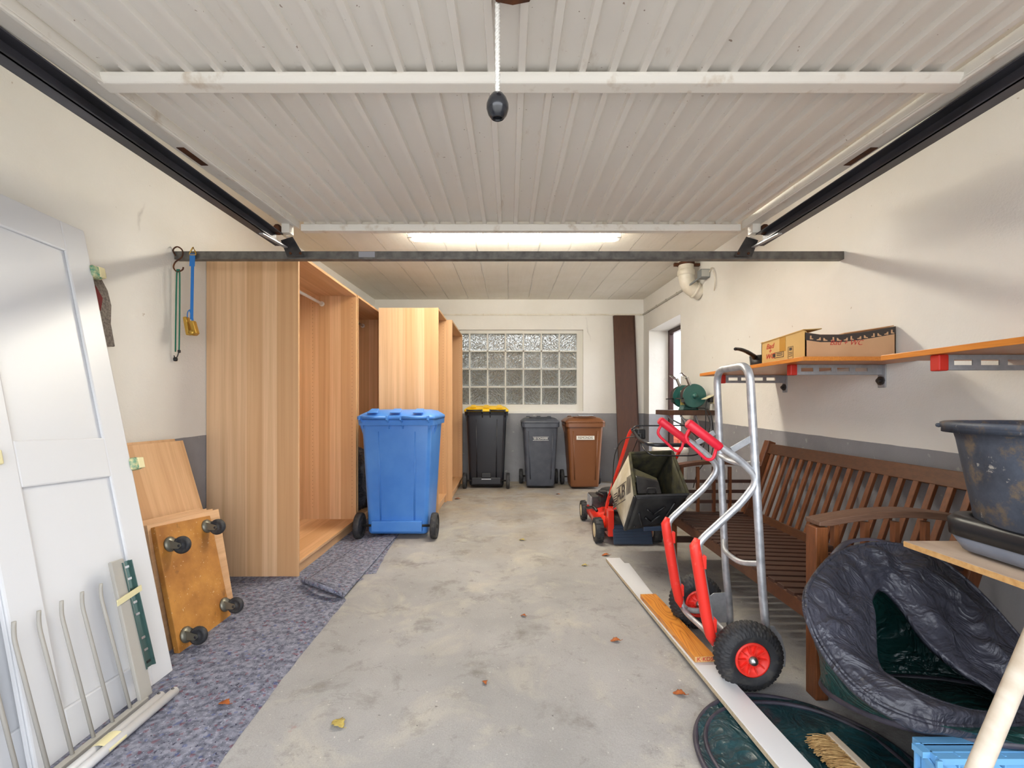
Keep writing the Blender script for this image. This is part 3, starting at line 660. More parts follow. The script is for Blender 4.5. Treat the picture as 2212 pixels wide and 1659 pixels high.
# ------------------------------------------------------------ dark planks by back wall
for i, (x0, x1, y, zt, lb) in enumerate(((1.425, 1.70, 5.93, 2.29, 'wide dark stained plank leaning on the back wall, front one'), (1.45, 1.735, 5.98, 2.305, 'dark stained plank half hidden behind the front leaning plank'))):
    mb = MB(); sh = .06; mb.prism([(x0+sh, y-.1, .001), (x1+sh, y-.1, .001), (x1, y, zt), (x0, y, zt)], (0, .028, 0))
    tag(mb.build('dark_plank', M['dark_plank'], bevel=.002), lb, 'plank', 'dark planks leaning on the back wall')
# ------------------------------------------------------------ fleece on floor
pts = [(-1.868, 4.9)]
edge = [(866, 1148), (838, 1190), (812, 1239), (790, 1241), (772, 1243), (786, 1251), (766, 1262), (740, 1282), (748, 1297), (720, 1330), (690, 1368), (655, 1410), (610, 1468), (560, 1534), (520, 1588), (470, 1659)]
row = [F(*e) for e in edge]; row.append(Vector((row[-1].x, .3, 0)))
row = [Vector((row[0].x, 4.9, 0))]+row
dense = []
for a, b in zip(row[:-1], row[1:]):
    n = max(1, int((a-b).length/.04))
    for k in range(n): dense.append(a.lerp(b, k/n))
dense.append(row[-1]); rows = []
for q in dense:
    e = .006*noise.noise(Vector((q.y*14, 0, 0)))
    rr = []
    for k in range(36):
        f = k/35; x = -1.868+(q.x+e+1.868)*f
        z = .006+.004*noise.noise(Vector((x*5, q.y*5, 0)))
        if k == 35: z = .001
        rr.append(Vector((x, q.y, z)))
    rows.append(rr)
mb = MB(); mb.grid(rows); tag(mb.build('floor_fleece', M['felt']), 'speckled purple-grey fleece covering the left side of the floor', 'floor covering')
# upper loose piece with curled corner
A = F(640, 1240); B = F(745, 1300)
rows = []
for i in range(20):
    f = i/19; rr = []
    p0 = F(655, 1262).lerp(F(800, 1165), f); p1 = F(742, 1296).lerp(F(866, 1150), f)
    for k in range(22):
        g = k/21; q = p0.lerp(p1, g); z = .014+.003*noise.noise(q*8)
        if f < .35 and g < 1: z += .03*(1-f/.35)**2*math.sin(g*PI)
        rr.append(Vector((q.x, q.y, z)))
    rows.append(rr)
mb = MB(); mb.grid(rows)
cp = [F(655, 1262)+Vector((0, 0, .014)), F(690, 1284)+Vector((0, -.0, .04)), F(742, 1296)+Vector((0, 0, .02))]
cr = spline(cp, 10, False); rows2 = []
for a_ in range(8):
    an = a_/7*4.2; rows2.append([p+Vector((0, -.016*math.sin(an)-.004*a_, .016*(1-math.cos(an))+.0)) for p in cr])
mb.grid(rows2)
tag(mb.build('fleece_offcut', M['felt'], solid=.004), 'loose fleece piece with a curled edge beside the nearest wardrobe', 'floor covering')
# ------------------------------------------------------------ left side: white doors, boards, dolly
def panel_M(foot, width_y, lean_dx, H, y_skew=0):
    # maps local (u along +y, v up the panel, w outward normal) to world
    v = Vector((lean_dx, y_skew, H)).normalized(); u = Vector((0, 1, 0)); u = (u-v*u.dot(v)).normalized(); wv = v.cross(u).normalized()
    if wv.x < 0: wv = -wv
    m = Matrix((u, v, wv)).transposed().to_4x4(); m.translation = Vector(foot); return m, Vector((lean_dx, y_skew, H)).length
def white_door(label, foot, dx, H, W, skew, hinges):
    Mx, L = panel_M(foot, W, dx, H, skew)
    t = thing('cabinet_door', label, 'cabinet door', foot, 'white wardrobe doors leaning on the left wall')
    MB(Mx).box(0, W, 0, L, -.018, -.006).build('panel', M['white_paint'], t, bevel=.001)
    st = .1; Mx = Mx @ Matrix.Translation((0, 0, .006))
    for (a, b, c_, d) in ((0, st, 0, L), (W-st, W, 0, L)): MB(Mx).box(a, b, c_, d, -.012, 0).build('stile', M['white_paint'], t, bevel=.006)
    for (c_, d) in ((0, .13), (.83, .985), (L-.13, L)): MB(Mx).box(st-.004, W-st+.004, c_, d, -.012, -.0003).build('rail', M['white_paint'], t, bevel=.006)
    for uu, vv in hinges:
        mb = MB(Mx); mb.loft([(-.02, .05, .05, .012, uu, vv), (.005, .05, .052, .012, uu, vv), (.014, .03, .035, .012, uu, vv)], 4); h = mb.build('taped_hinge', M['foam_green'], t)
        MB(Mx).box(uu+.0, uu+.03, vv-.022, vv+.024, -.018, .016).build('tape', M['mask_tape'], h, bevel=.004)
    return Mx
MD = white_door('white panelled wardrobe door leaning nearest at the left, behind the tined rack', (-1.352, 1.235, .001), -.45, 1.82, .50, .09, ((.515, 1.70), (.515, .87), (.02, .93)))
white_door('second white panelled door tucked behind the first at the left edge', (-1.400, 1.13, .001), -.43, 1.815, .50, .04, ())
# cloth rag on wall
pr = [(190, 578), (205, 596), (222, 628), (230, 660), (229, 700), (238, 749), (180, 749), (176, 640), (178, 590)]
mb = MB(); poly = []
for a in pr: poly.append((-XW+.005, (-XW/((a[0]-CX)/FPX)), CH-(a[1]-CY)/FPX*(-XW/((a[0]-CX)/FPX))))
mb.prism(poly, (.02, 0, 0)); o = mb.build('rag', M['cloth'], bevel=.004); tag(o, 'grey-brown felt rag hanging on the left wall behind the white door', 'cloth')
mb = MB(); mb.prism([(-XW+.025, y, z) for y, z in ((1.93, 1.60), (1.965, 1.55), (1.955, 1.49), (1.93, 1.53))], (.002, 0, 0)); mb.build('red_patch', mat('dark_red_patch', lin(110, 40, 40), .9), o)
# back boards
def lean_board(label, foot, dx, H, W, skew, th, group, m=None, bev=.001):
    Mx, L = panel_M(foot, W, dx, H, skew)
    mb = MB(); mb.box(0, W, 0, L, -th, 0)
    # local frame for wood: object coords = world axes, so use an object rotation
    me_o = mb.build('wood_board', m or M['board_local'], origin=(0, 0, 0), bevel=bev); me_o.matrix_world = Mx
    return tag(me_o, label, 'board', group)
M['board_local'] = wood('oak_veneer_leaning', OAK, 0, .1, (1, .05, 1), seed=4)
M['board_local_x'] = wood('oak_veneer_leaning_across', OAK, 1, .11, (.05, 1, 1), seed=6)
g = 'oak veneer boards leaning on the left wall'
lean_board('tallest oak veneer board leaning against the left wall, frontmost of the tall ones', (-1.545, 1.80, .004), -.262, .872, .585, .01, .018, g)
lean_board('tall oak veneer board directly against the wall behind the frontmost tall one', (-1.575, 1.795, .004), -.262, .882, .57, .01, .018, g)
for i in range(4):
    lb = ['short oak board right behind the castor dolly, first of the short stack', 'short oak board, second behind the castor dolly', 'short oak board, third behind the castor dolly', 'short oak board, last behind the castor dolly, next to the tall boards'][i]
    lean_board(lb, (-1.462-.024*i, 1.845-.012*i, .004), -.12, .535+.004*i, .455, .045, .018, g, M['board_local_x'])
Mx, L = panel_M((-1.405, 1.845, .004), .35, -.155, .525, .06)
dl = thing('castor_dolly', 'stained wooden dolly with four black castors leaning on the short boards', 'dolly', (-1.40, 2.0, 0))
MB(Mx).box(0, .34, 0, L, -.024, 0).build('deck', M['osb'], dl, bevel=.003)
mm = MB(Mx); mm.box(.0, .34, 0, .004, -.024, 0)
for (u, v) in ((.05, .06), (.31, .10), (.06, .46), (.30, .50)):
    mb = MB(Mx); mb.lathe([(0, .0), (.034, .0), (.034, .006), (.026, .012), (.016, .018), (0, .02)], (u, v, 0), n=20); ct = mb.build('castor', M['fork'], dl)
    for sgn in (-1, 1):
        uu = u+sgn*.017-.001
        mb = MB(Mx); mb.prism([(uu, v+.020, .014), (uu, v-.020, .014), (uu, v-.030, .046), (uu, v-.022, .064), (uu, v-.010, .062)], (.002, 0, 0)); mb.build('fork', M['fork'], ct)
    mb = MB(Mx @ Matrix.Translation((u, v-.018, .054))); mb.lathe([(.0, -.020), (.006, -.020), (.006, -.012), (.014, -.011), (.022, -.007), (.027, -.012), (.036, -.010), (.039, -.004), (.039, .004), (.036, .010), (.027, .012), (.022, .007), (.014, .011), (.006, .012), (.006, .020), (0, .020)], axis='x', n=24); mb.build('wheel', M['rubber'], ct)
# tined rack leaning on the door
rk = thing('tined_rack', 'beige metal rack with upright tines leaning on the nearest white door', 'rack', (-1.31, 1.35, 0))
off = .035
off = .045
def rp(y, z, o=off): return Vector((-1.352-.247*z+o*(1+.3*(1-z*2)), y, z))
MB().beam(rp(1.545, .012), rp(.98, .012), .022, .028, (0, 0, 1)).build('bottom_bar', M['beige_metal'], rk, bevel=.003)
MB().beam(rp(1.545, .02), rp(1.573, .50), .05, .014, (1, 0, .25)).build('flat_bar', M['beige_metal'], rk, bevel=.003)
for k in range(8):
    y = 1.485-k*.0655
    mb = MB(); mb.tube(fil([rp(y, .02), rp(y+.004, .40), rp(y+.005, .425)+Vector((.004, 0, 0)), rp(y+.006, .45)+Vector((.010, 0, 0))], .02), .0052, 8); mb.build('tine', M['beige_metal'], rk)
sl = thing('drawer_slide', 'greenish metal perforated drawer slide taped upright to the rack', 'drawer slide', rp(1.6, .12))
mb = MB(); a0, a1 = rp(1.588, .105), rp(1.605, .485); mb.beam(a0, a1, .036, .003, (1, 0, .25)); d = (a1-a0).normalized()
mb.build('rail', M['teal_metal'], sl); side = d.cross(Vector((1, 0, .25))).normalized()
for sgn in (-1, 1): MB().beam(a0+side*sgn*.018+Vector((.005, 0, 0)), a1+side*sgn*.018+Vector((.005, 0, 0)), .003, .012, (1, 0, .25)).build('lip', M['teal_metal'], sl)
for k in range(9):
    if k == 3 or k == 6: continue
    q = a0.lerp(a1, .05+k*.112)+Vector((.004, 0, .001)); m_ = MB(); m_.beam(q-side*.008, q+side*.008, .008, .002, (1, 0, .25)); m_.build('slot', M['black_plastic'] if k % 3 == 0 else M['bolt'], sl)
tp = rp(1.57, .37)+Vector((.014, 0, 0)); MB().beam(tp-Vector((0, .045, .004)), tp+Vector((0, .055, .01)), .003, .022, (0, 0, 1)).build('tape', M['mask_tape'], sl)
for k, (xx, yy, lb) in enumerate(((-1.248, 1.55, 'white metal tube on the fleece, the one nearer the rack'), (-1.218, 1.575, 'white metal tube on the fleece, the one nearer the concrete floor'))):
    t = thing('metal_tube', lb, 'tube', (xx, 1.3, .008), 'two taped white tubes on the fleece'); MB().tube([(xx, .75, .026), (xx+.003, yy, .026)], .0145, 16).build('shaft', M['white_paint'], t)
    MB().lathe([(0.001, -.001), (.0045, -.001), (.0045, .001)], (xx+.003, yy-.012, .041), 'z', 10, False).build('screw_hole', M['black_plastic'], t)
    if k == 0:
        MB().tube([(xx+.015, 1.30, .026), (xx+.015, 1.36, .026)], .0325, 20, caps=False, flat=.5).build('tape_band', M['mask_tape'], t)
# hooks on bar
hk = thing('s_hook', 'black iron S-hook on the left end of the bar', 'hook', P(372, 560, 2.39))
yb = 2.405; cy_ = lambda px, py, y=yb: P(px+(13 if px < 385 else 0), py, y)
hp_ = spline([cy_(366, 552), cy_(361, 540), cy_(370, 533), cy_(381, 541), cy_(380, 555), cy_(366, 566), cy_(362, 578), cy_(370, 587), cy_(381, 583), cy_(383, 577)], 6, False)
MB().tube(hp_, .0038, 8).build('hook', M['rust'], hk)
bg = thing('bungee_cord', 'green bungee cord hanging doubled from the S-hook', 'cord', cy_(370, 770))
MB().tube(spline([cy_(366, 760), cy_(367, 680), cy_(369, 590), cy_(372, 586), cy_(375, 590), cy_(375, 680), cy_(374, 757)], 6, False), .0036, 8).build('cord', M['green_cord'], bg)
MB().tube(spline([cy_(374, 757), cy_(370, 770), cy_(366, 774), cy_(363, 768)], 5, False), .003, 6).build('wire_hook', M['steel_dark'], bg)
mb = MB(); q = cy_(366, 776); mb.lathe([(0, -.012), (.009, -.01), (.011, 0), (.009, .01), (0, .012)], q, n=12); q = cy_(374, 759); mb.lathe([(0, -.009), (.007, -.007), (.007, .007), (0, .009)], q, n=12); mb.build('ball_end', M['black_plastic'], bg)
rs = thing('ratchet_strap', 'blue ratchet strap with brass-coloured buckle hanging from the bar', 'strap', cy_(412, 720))
MB().tube(spline([cy_(417, 534), cy_(412, 543), cy_(410, 550), cy_(423, 550), cy_(421, 542)], 5, False), .0035, 6, closed=True).build('ring', M['brass'], rs)
mb = MB(); mb.beam(cy_(416, 548), cy_(415, 575), .028, .004, (0, 1, 0)); mb.beam(cy_(416, 573), cy_(414, 690), .017, .002, (0, 1, 0)); mb.build('webbing', M['blue_strap'], rs)
MB().tube(spline([cy_(405, 692), cy_(405, 676), cy_(410, 670), cy_(414, 680), cy_(416, 694)], 5, False), .006, 6, flat=.4).build('loop', M['blue_strap'], rs)
for (p0, p1, w_) in ((cy_(402, 685), cy_(409, 724), .02), (cy_(416, 694), cy_(424, 722), .022)):
    MB().beam(p0, p1, w_, .03, (0, 1, 0)).build('buckle_plate', M['brass'], rs, bevel=.004)
MB().lathe([(0, -.022), (.014, -.022), (.016, 0), (.014, .022), (0, .022)], cy_(418, 719), 'y', 16).build('spool', M['brass'], rs)
# ------------------------------------------------------------ right wall shelves
def bracket(parent, y, xt, z1, cap=True, L=XW, thick=.004):
    b = MB(); H = .052 if y > 2.5 else .05
    z0 = z1-H; n = 4; Lx = XW-xt
    # slotted web: bars between slots
    sl_ = []
    mg = .05; sw = .062; step = (Lx*.78)/n; x = xt+mg
    b.box(xt, XW, y-thick/2, y+thick/2, z1-.016, z1); b.box(xt, XW, y-thick/2, y+thick/2, z0, z0+.016); xs_ = xt
    for k in range(n): b.box(xs_, x, y-thick/2, y+thick/2, z0+.016, z1-.016); xs_ = x+sw; x += step
    b.box(xs_, XW, y-thick/2, y+thick/2, z0+.016, z1-.016)
    b.box(xt, XW, y, y+.022, z1-.003, z1); b.box(xt, XW, y, y+.022, z0, z0+.003)
    o = b.build('bracket', M['galv'], parent)
    if cap: MB().box(xt-.004, xt+.03, y-.006, y+.026, z0-.003, z1+.001).build('red_cap', mat('red_cap', lin(190, 42, 28), .45) if 'cap' not in M else M['cap'], o, bevel=.004)
    MB().box(XW-.008, XW-.001, y-.02, y+.025, z0-.065, z1).build('wall_plate', M['galv'], o, bevel=.003)
    MB().lathe([(0, -.022), (.010, -.022), (.010, -.008), (.022, -.008), (.022, 0)], (XW-.007, y-.002+.005, z0-.03), 'x', 12, False).build('bolt', M['steel_dark'], o)
    return o
M['cap'] = mat('red_end_cap', lin(190, 42, 28), .45)
s1 = thing('wall_shelf', 'orange varnished shelf board holding the cardboard box, on the right wall', 'shelf', (1.6, 2.5, 1.26))
MB().box(1.346, XW-.002, 1.985, 3.06, 1.268, 1.288).build('shelf_board', M['orange_board'], s1, bevel=.002)
bracket(s1, 2.93, 1.434, 1.267); bracket(s1, 2.166, 1.409, 1.267)
s2 = thing('wall_shelf', 'nearer orange shelf board cut off by the right edge of the picture', 'shelf', (1.6, 1.2, 1.23))
MB().box(1.40, XW-.002, .62, 1.632, 1.232, 1.252).build('shelf_board', M['orange_board'], s2, bevel=.002)
bracket(s2, 1.43, 1.418, 1.231); bracket(s2, .8, 1.418, 1.231)
# carton
bz = 1.289
cb = thing('cardboard_box', 'open cardboard box marked in red on the right wall shelf', 'box', (1.62, 2.27, bz))
x0, x1, y0, y1 = 1.426, 1.860, 2.083, 2.447
prof = [(x0, 1.415), (x0+.07, 1.405), (x0+.17, 1.405), (x0+.26, 1.415), (x0+.34, 1.428), (x1, 1.445)]
mb = MB(); mb.prism([(x0, y0, bz), (x1, y0, bz)]+[(a, y0, b) for a, b in reversed(prof)], (0, .005, 0)); mb.build('front_wall', M['cardboard'], cb)
MB().prism([(x0, y0, bz), (x0, y1, bz), (x0, y1, 1.412), (x0, y0+.02, 1.43), (x0, y0, 1.42)], (.005, 0, 0)).build('left_wall', M['cardboard_y'], cb)
MB().box(x0, x1, y1-.005, y1, bz, 1.42).build('rear_wall', M['cardboard'], cb); MB().box(x1-.005, x1, y0, y1, bz, 1.44).build('right_wall', M['cardboard'], cb)
MB().box(x0, x1, y0, y1, bz, bz+.005).build('base', M['cardboard'], cb)
MB().prism([(x0-.004, y0+.01, 1.428), (x0-.004, y1, 1.412), (x0+.09, y1-.01, 1.425), (x0+.10, y0+.03, 1.436)], (0, 0, .004)).build('flap', M['cardboard_y'], cb)
MB().prism([(x0+.2, y0+.02, 1.412), (x1, y0+.01, 1.447), (x1, y0+.16, 1.44), (x0+.18, y0+.14, 1.40)], (0, 0, .004)).build('flap', M['cardboard'], cb)
bp = [(a, y0-.0006, b-.001) for a, b in prof]; lp_ = [(a, y0-.0006, b-.037) for a, b in prof]
rows = [lp_, bp]; mb = MB(); mb.grid([[Vector(v) for v in r] for r in rows], smooth=False); mb.build('printed_band', M['black_ink'], cb)
mb = MB()
for k in range(13):
    xx = x0+.02+k*.0325; i = min(4, int((xx-x0)/.087)); a, b = prof[i], prof[i+1]; f = (xx-a[0])/max(1e-6, b[0]-a[0]); zt = a[1]+(b[1]-a[1])*min(1, max(0, f))-.031
    pts_ = [(0, 0), (.02, 0), (.019, .004), (.010, .006), (.006, .013), (0, .014)] if k % 3 else [(0, 0), (.016, 0), (.017, .003), (.008, .006), (.008, .018), (.001, .018)]
    if k % 2: pts_ = [(.02-a_, b_) for a_, b_ in pts_]
    mb.prism([(xx+a_, y0-.0012, zt+b_) for a_, b_ in pts_], (0, .0005, 0))
tag(mb.build('shoe_print', M['cardboard'], cb), kind='stuff')
FR = lambda x, y, z: Matrix.Translation((x, y, z)) @ Matrix.Rotation(PI/2, 4, 'X')
SD = lambda x, y, z: Matrix.Translation((x, y, z)) @ Matrix.Rotation(-PI/2, 4, 'Z') @ Matrix.Rotation(PI/2, 4, 'X')
text('Bad + WC', .036, FR(1.62, y0-.001, 1.365), M['red_ink'], cb, shear=.35, thick=-.0003)
for s_, z_ in (('Bad', 1.385), ('+', 1.358), ('WC', 1.33)): text(s_, .04, SD(x0-.001, y1-.08, z_), M['red_ink'], cb, shear=.3, sx=1.15)
MB().box(x0-.001, x0-.0002, y0+.15, y0+.20, 1.345, 1.418).build('tape_strip', M['tape'], cb)
mb = MB()
for (ya, yb_, za, zb_) in ((.165, .245, 1.316, 1.319), (.165, .245, 1.343, 1.346), (.165, .168, 1.316, 1.346), (.242, .245, 1.316, 1.346), (.175, .225, 1.335, 1.339), (.175, .225, 1.326, 1.330), (.235, .258, 1.322, 1.34),
    (.09, .092, 1.30, 1.362), (.128, .13, 1.30, 1.362), (.09, .13, 1.36, 1.362), (.09, .13, 1.30, 1.302), (.1, .12, 1.342, 1.356), (.097, .123, 1.330, 1.333), (.097, .123, 1.322, 1.325), (.097, .123, 1.312, 1.315)): mb.box(x0-.001, x0-.0003, y0+ya, y0+yb_, za, zb_)
mb.build('printed_mark', M['black_ink'], cb)
# pan with handle
pn = thing('saucepan', 'black saucepan with a curved handle beside the cardboard box', 'pan', (1.60, 2.72, bz))
c_ = (1.605, 2.72, bz)
MB().lathe([(.0, 0), (.072, 0), (.078, .006), (.085, .085), (.081, .085), (.074, .008), (0, .006)], c_, n=32).build('pot', M['black_plastic'], pn)
MB().tube(spline([(1.53, 2.70, 1.36), (1.51, 2.68, 1.372), (1.455, 2.66, 1.395), (1.40, 2.63, 1.404), (1.355, 2.60, 1.402)], 6, False), [.014]*6+[.012]*6+[.011]*6+[.010]*6+[.007], 10).build('handle', M['black_plastic'], pn)
# ------------------------------------------------------------ grinder on its little shelf
gs = thing('grinder_shelf', 'dark wooden shelf on a grey cast bracket, carrying the bench grinder', 'shelf', (1.67, 4.1, .98))
poly = [(XW-.003, 3.93, .972), (1.50, 3.93, .972), (1.475, 3.97, .972), (1.47, 4.1, .972), (1.475, 4.36, .972), (1.52, 4.42, .972), (XW-.003, 4.42, .972)]
MB().prism(poly, (0, 0, .045)).build('shelf_board', M['dark_plank'], gs, bevel=.004)
for yy in (4.0, 4.34):
    mb = MB(); mb.beam((1.56, yy, .978), (XW-.01, yy, .978), .02, .012); mb.beam((XW-.012, yy, .70), (XW-.012, yy, .985), .012, .03, (0, 1, 0)); mb.tube(spline([(1.58, yy, .968), (1.63, yy, .92), (1.74, yy, .86), (XW-.012, yy, .76)], 5, False), .009, 8); mb.tube([(1.72, yy, .975), (1.76, yy, .86)], .007, 6)
    mb.build('bracket', M['galv'], gs)
gr = thing('bench_grinder', 'green bench grinder with two shielded wheels on the small dark shelf', 'grinder', (1.717, 4.15, 1.018))
gx, gz = 1.717, 1.150
def disc(y, r, th): return [(0, y), (r*.2, y), (r*.22, y+.004), (r*.36, y+.006), (r*.37, y+.008), (r*.95, y+.010), (r, y+.016), (r, y+th), (0, y+th)]
for k, (ya, yb_) in enumerate(((4.0, 4.055), (4.245, 4.30))):
    g_ = MB().lathe(disc(ya, .112, .05), (gx, 0, gz), 'y', 48, False).build('wheel_guard', M['green_mach'], gr)
    MB().lathe([(0, ya-.02), (.012, ya-.018), (.022, ya-.008), (.024, ya)], (gx, 0, gz), 'y', 18).build('guard_boss', M['green_mach'], g_)
    # open front of the wheel on the left
    MB().lathe([(.0, ya+.012), (.1, ya+.012), (.1, ya+.042), (0, ya+.042)], (gx-.022, 0, gz+.005), 'y', 36).build('grinding_wheel', mat('grinding_stone', lin(62, 50, 46), .9), gr)
    mb = MB(); mb.prism([(gx-.03, ya, gz+.105), (gx-.045, ya, gz+.095), (gx-.075, ya, gz+.17), (gx-.06, ya, gz+.18)], (0, .04, 0)); mb.build('shield_arm', M['bolt'], gr)
    mb = MB(); mb.prism([(gx-.065, ya-.005, gz+.165), (gx-.07, ya-.005, gz+.16), (gx-.13, ya-.005, gz+.205), (gx-.12, ya-.005, gz+.215)], (0, .06, 0)); mb.build('eye_shield', M['clear'], gr)
    mb = MB(); mb.box(gx-.165, gx-.105, ya+.0, ya+.045, gz-.03, gz-.02); mb.box(gx-.12, gx-.1, ya, ya+.03, gz-.06, gz-.02); mb.build('tool_rest', M['steel_dark'], gr)
MB().lathe([(0, 4.05), (.062, 4.05), (.068, 4.06), (.068, 4.24), (.062, 4.25), (0, 4.25)], (gx, 0, gz), 'y', 32).build('motor', M['green_mach'], gr)
MB().prism([(gx-.075, 4.09, 1.018), (gx+.075, 4.09, 1.018), (gx+.045, 4.09, 1.10), (gx-.045, 4.09, 1.10)], (0, .12, 0)).build('base', M['green_mach'], gr, bevel=.004)
MB().box(gx-.095, gx-.055, 4.07, 4.1, gz-.01, gz+.05).build('rating_plate', M['label_white'], gr)
MB().box(gx-.10, gx-.065, 4.06, 4.09, gz-.085, gz-.03).build('tag_label', mat('yellowish_tag', lin(190, 170, 90), .6), gr)
so = thing('wall_socket', 'cream wall socket with raised flap cover by the grinder', 'socket', (1.85, 3.92, 1.1))
MB().box(1.83, 1.871, 3.87, 3.95, 1.075, 1.15).build('socket_box', mat('cream_socket', lin(206, 196, 166), .5), so, bevel=.004)
MB().prism([(1.835, 3.865, 1.152), (1.835, 3.955, 1.152), (1.755, 3.955, 1.115), (1.755, 3.865, 1.115)], (0, 0, .006)).build('flap', mat('cream_flap', lin(214, 206, 176), .5), so)
MB().box(1.80, 1.835, 3.88, 3.935, 1.09, 1.135).build('plug', M['black_plastic'], so, bevel=.006)
pc = thing('power_cable', 'black power cable looping from the socket down below the grinder shelf', 'cable', (1.8, 3.95, .5))
mb = MB(); mb.tube(spline([(1.80, 3.9, 1.11), (1.77, 3.89, 1.09), (1.765, 3.89, .9), (1.765, 3.9, .75), (1.74, 3.92, .62), (1.76, 3.93, .56), (1.83, 3.93, .6), (1.85, 3.92, .75), (1.83, 3.91, .95), (1.80, 3.95, 1.03), (1.75, 4.05, 1.035)], 7, False), .0042, 6)
mb.tube(spline([(1.78, 3.93, 1.03), (1.80, 3.88, .9), (1.78, 3.87, .78), (1.79, 3.9, .6), (1.72, 3.95, .45), (1.70, 4.0, .3)], 7, False), .0042, 6); mb.build('cable', M['black_plastic'], pc)
# barrel
bk = thing('white_barrel', 'tall white lidded plastic bucket in the corner behind the mower', 'bucket', (1.46, 3.9, 0))
MB().lathe([(0, 0), (.125, 0), (.13, .01), (.146, .60), (.15, .61), (.15, .63), (.146, .64), (0, .64)], (1.46, 3.93, 0), n=36).build('barrel', M['white_plastic'], bk)
MB().lathe([(.152, .635), (.157, .64), (.157, .672), (.15, .68), (.12, .682), (.115, .676), (0, .676)], (1.46, 3.93, 0), n=36).build('lid', M['white_plastic'], bk)
yb2 = MB(); yb2.box(1.50, 1.68, 3.3, 3.5, .0, .12); tag(yb2.build('wooden_block', M['orange_board'], bevel=.003), 'small orange-brown wooden block on the floor behind the bench', 'block')
# ------------------------------------------------------------ bench
bn = thing('garden_bench', 'dark oiled hardwood garden bench with slatted back along the right wall', 'bench', (1.4, 2.27, 0))
bx0_, y0_, y1_ = 1.125, 1.583, 2.985        # leg centre lines
SZ = .335
for k, y in enumerate((y0_, y1_)):
    mm_ = M['bench_up']
    MB().beam((bx0_, y, .001), (bx0_, y, .625), .046, .055, (0, 1, 0)).build('front_leg', mm_, bn, bevel=.004)
    MB().beam((1.74, y, .001), (1.615, y, .28), .05, .055, (0, 1, 0)).build('back_leg', mm_, bn, bevel=.004)
    MB().beam((1.615, y, .27), (1.800, y, .815), .05, .055, (0, 1, 0)).build('back_post', mm_, bn, bevel=.004)
    # arched armrest
    arm = MB(); pts_ = []
    n = 14; L0, L1 = 1.108, 1.72
    top = []; bot = []
    for i in range(n+1):
        f = i/n; x = L0+(L1-L0)*f; z = .628+.05*math.sin(PI*min(1, f*1.0))*.75
        top.append((x, y-.038, z+.02)); bot.append((x, y-.038, z-.004 if f > .02 else z+.004))
    arm.prism(bot+top[::-1], (0, .076, 0)); arm.build('armrest', M['bench_grey'] if k == 0 else M['bench'], bn, bevel=.003)
    MB().beam((bx0_+.02, y, .30), (1.62, y, .30), .03, .06).build('side_rail', M['bench_seat'], bn, bevel=.002)
    MB().beam((bx0_+.02, y, .14), (1.70, y, .14), .025, .04).build('side_stretcher', M['bench_seat'], bn, bevel=.002)
    for xx in (1.19, 1.30, 1.41, 1.52): MB().beam((xx, y, .325), (xx, y, .64), .018, .022, (0, 1, 0)).build('side_slat', mm_, bn, bevel=.001)
    for zz_ in (.40, .47, .54): MB().beam((bx0_+.02, y, zz_), (1.63+(zz_-.3)*.34, y, zz_), .014, .022).build('side_crossbar', M['bench_seat'], bn, bevel=.001)
MB().beam((1.115, y0_, .30), (1.115, y1_, .30), .03, .058).build('front_rail', M['bench'], bn, bevel=.003)
MB().beam((1.63, y0_, .33), (1.63, y1_, .33), .035, .06, (.3, 0, 1)).build('lower_back_rail', M['bench'], bn, bevel=.003)
MB().beam((1.786, y0_+.02, .765), (1.786, y1_-.02, .765), .026, .07, (.32, 0, 1)).build('top_back_rail', M['bench'], bn, bevel=.003)
MB().beam((1.36, y0_, .292), (1.36, y1_, .292), .03, .04).build('middle_rail', M['bench'], bn)
n = 18
for i in range(n):
    y = y0_+.075+(y1_-y0_-.15)*i/(n-1); MB().beam((1.637, y, .345), (1.776, y, .745), .026, .016, (-1, 0, .34)).build('back_slat', M['bench_up'], bn, bevel=.002)
n = 22
for i in range(n):
    y = y0_+.05+(y1_-y0_-.1)*i/(n-1); MB().beam((1.10, y, SZ-.004), (1.62, y, SZ-.022), .045, .016).build('seat_slat', M['bench_seat'], bn, bevel=.002)
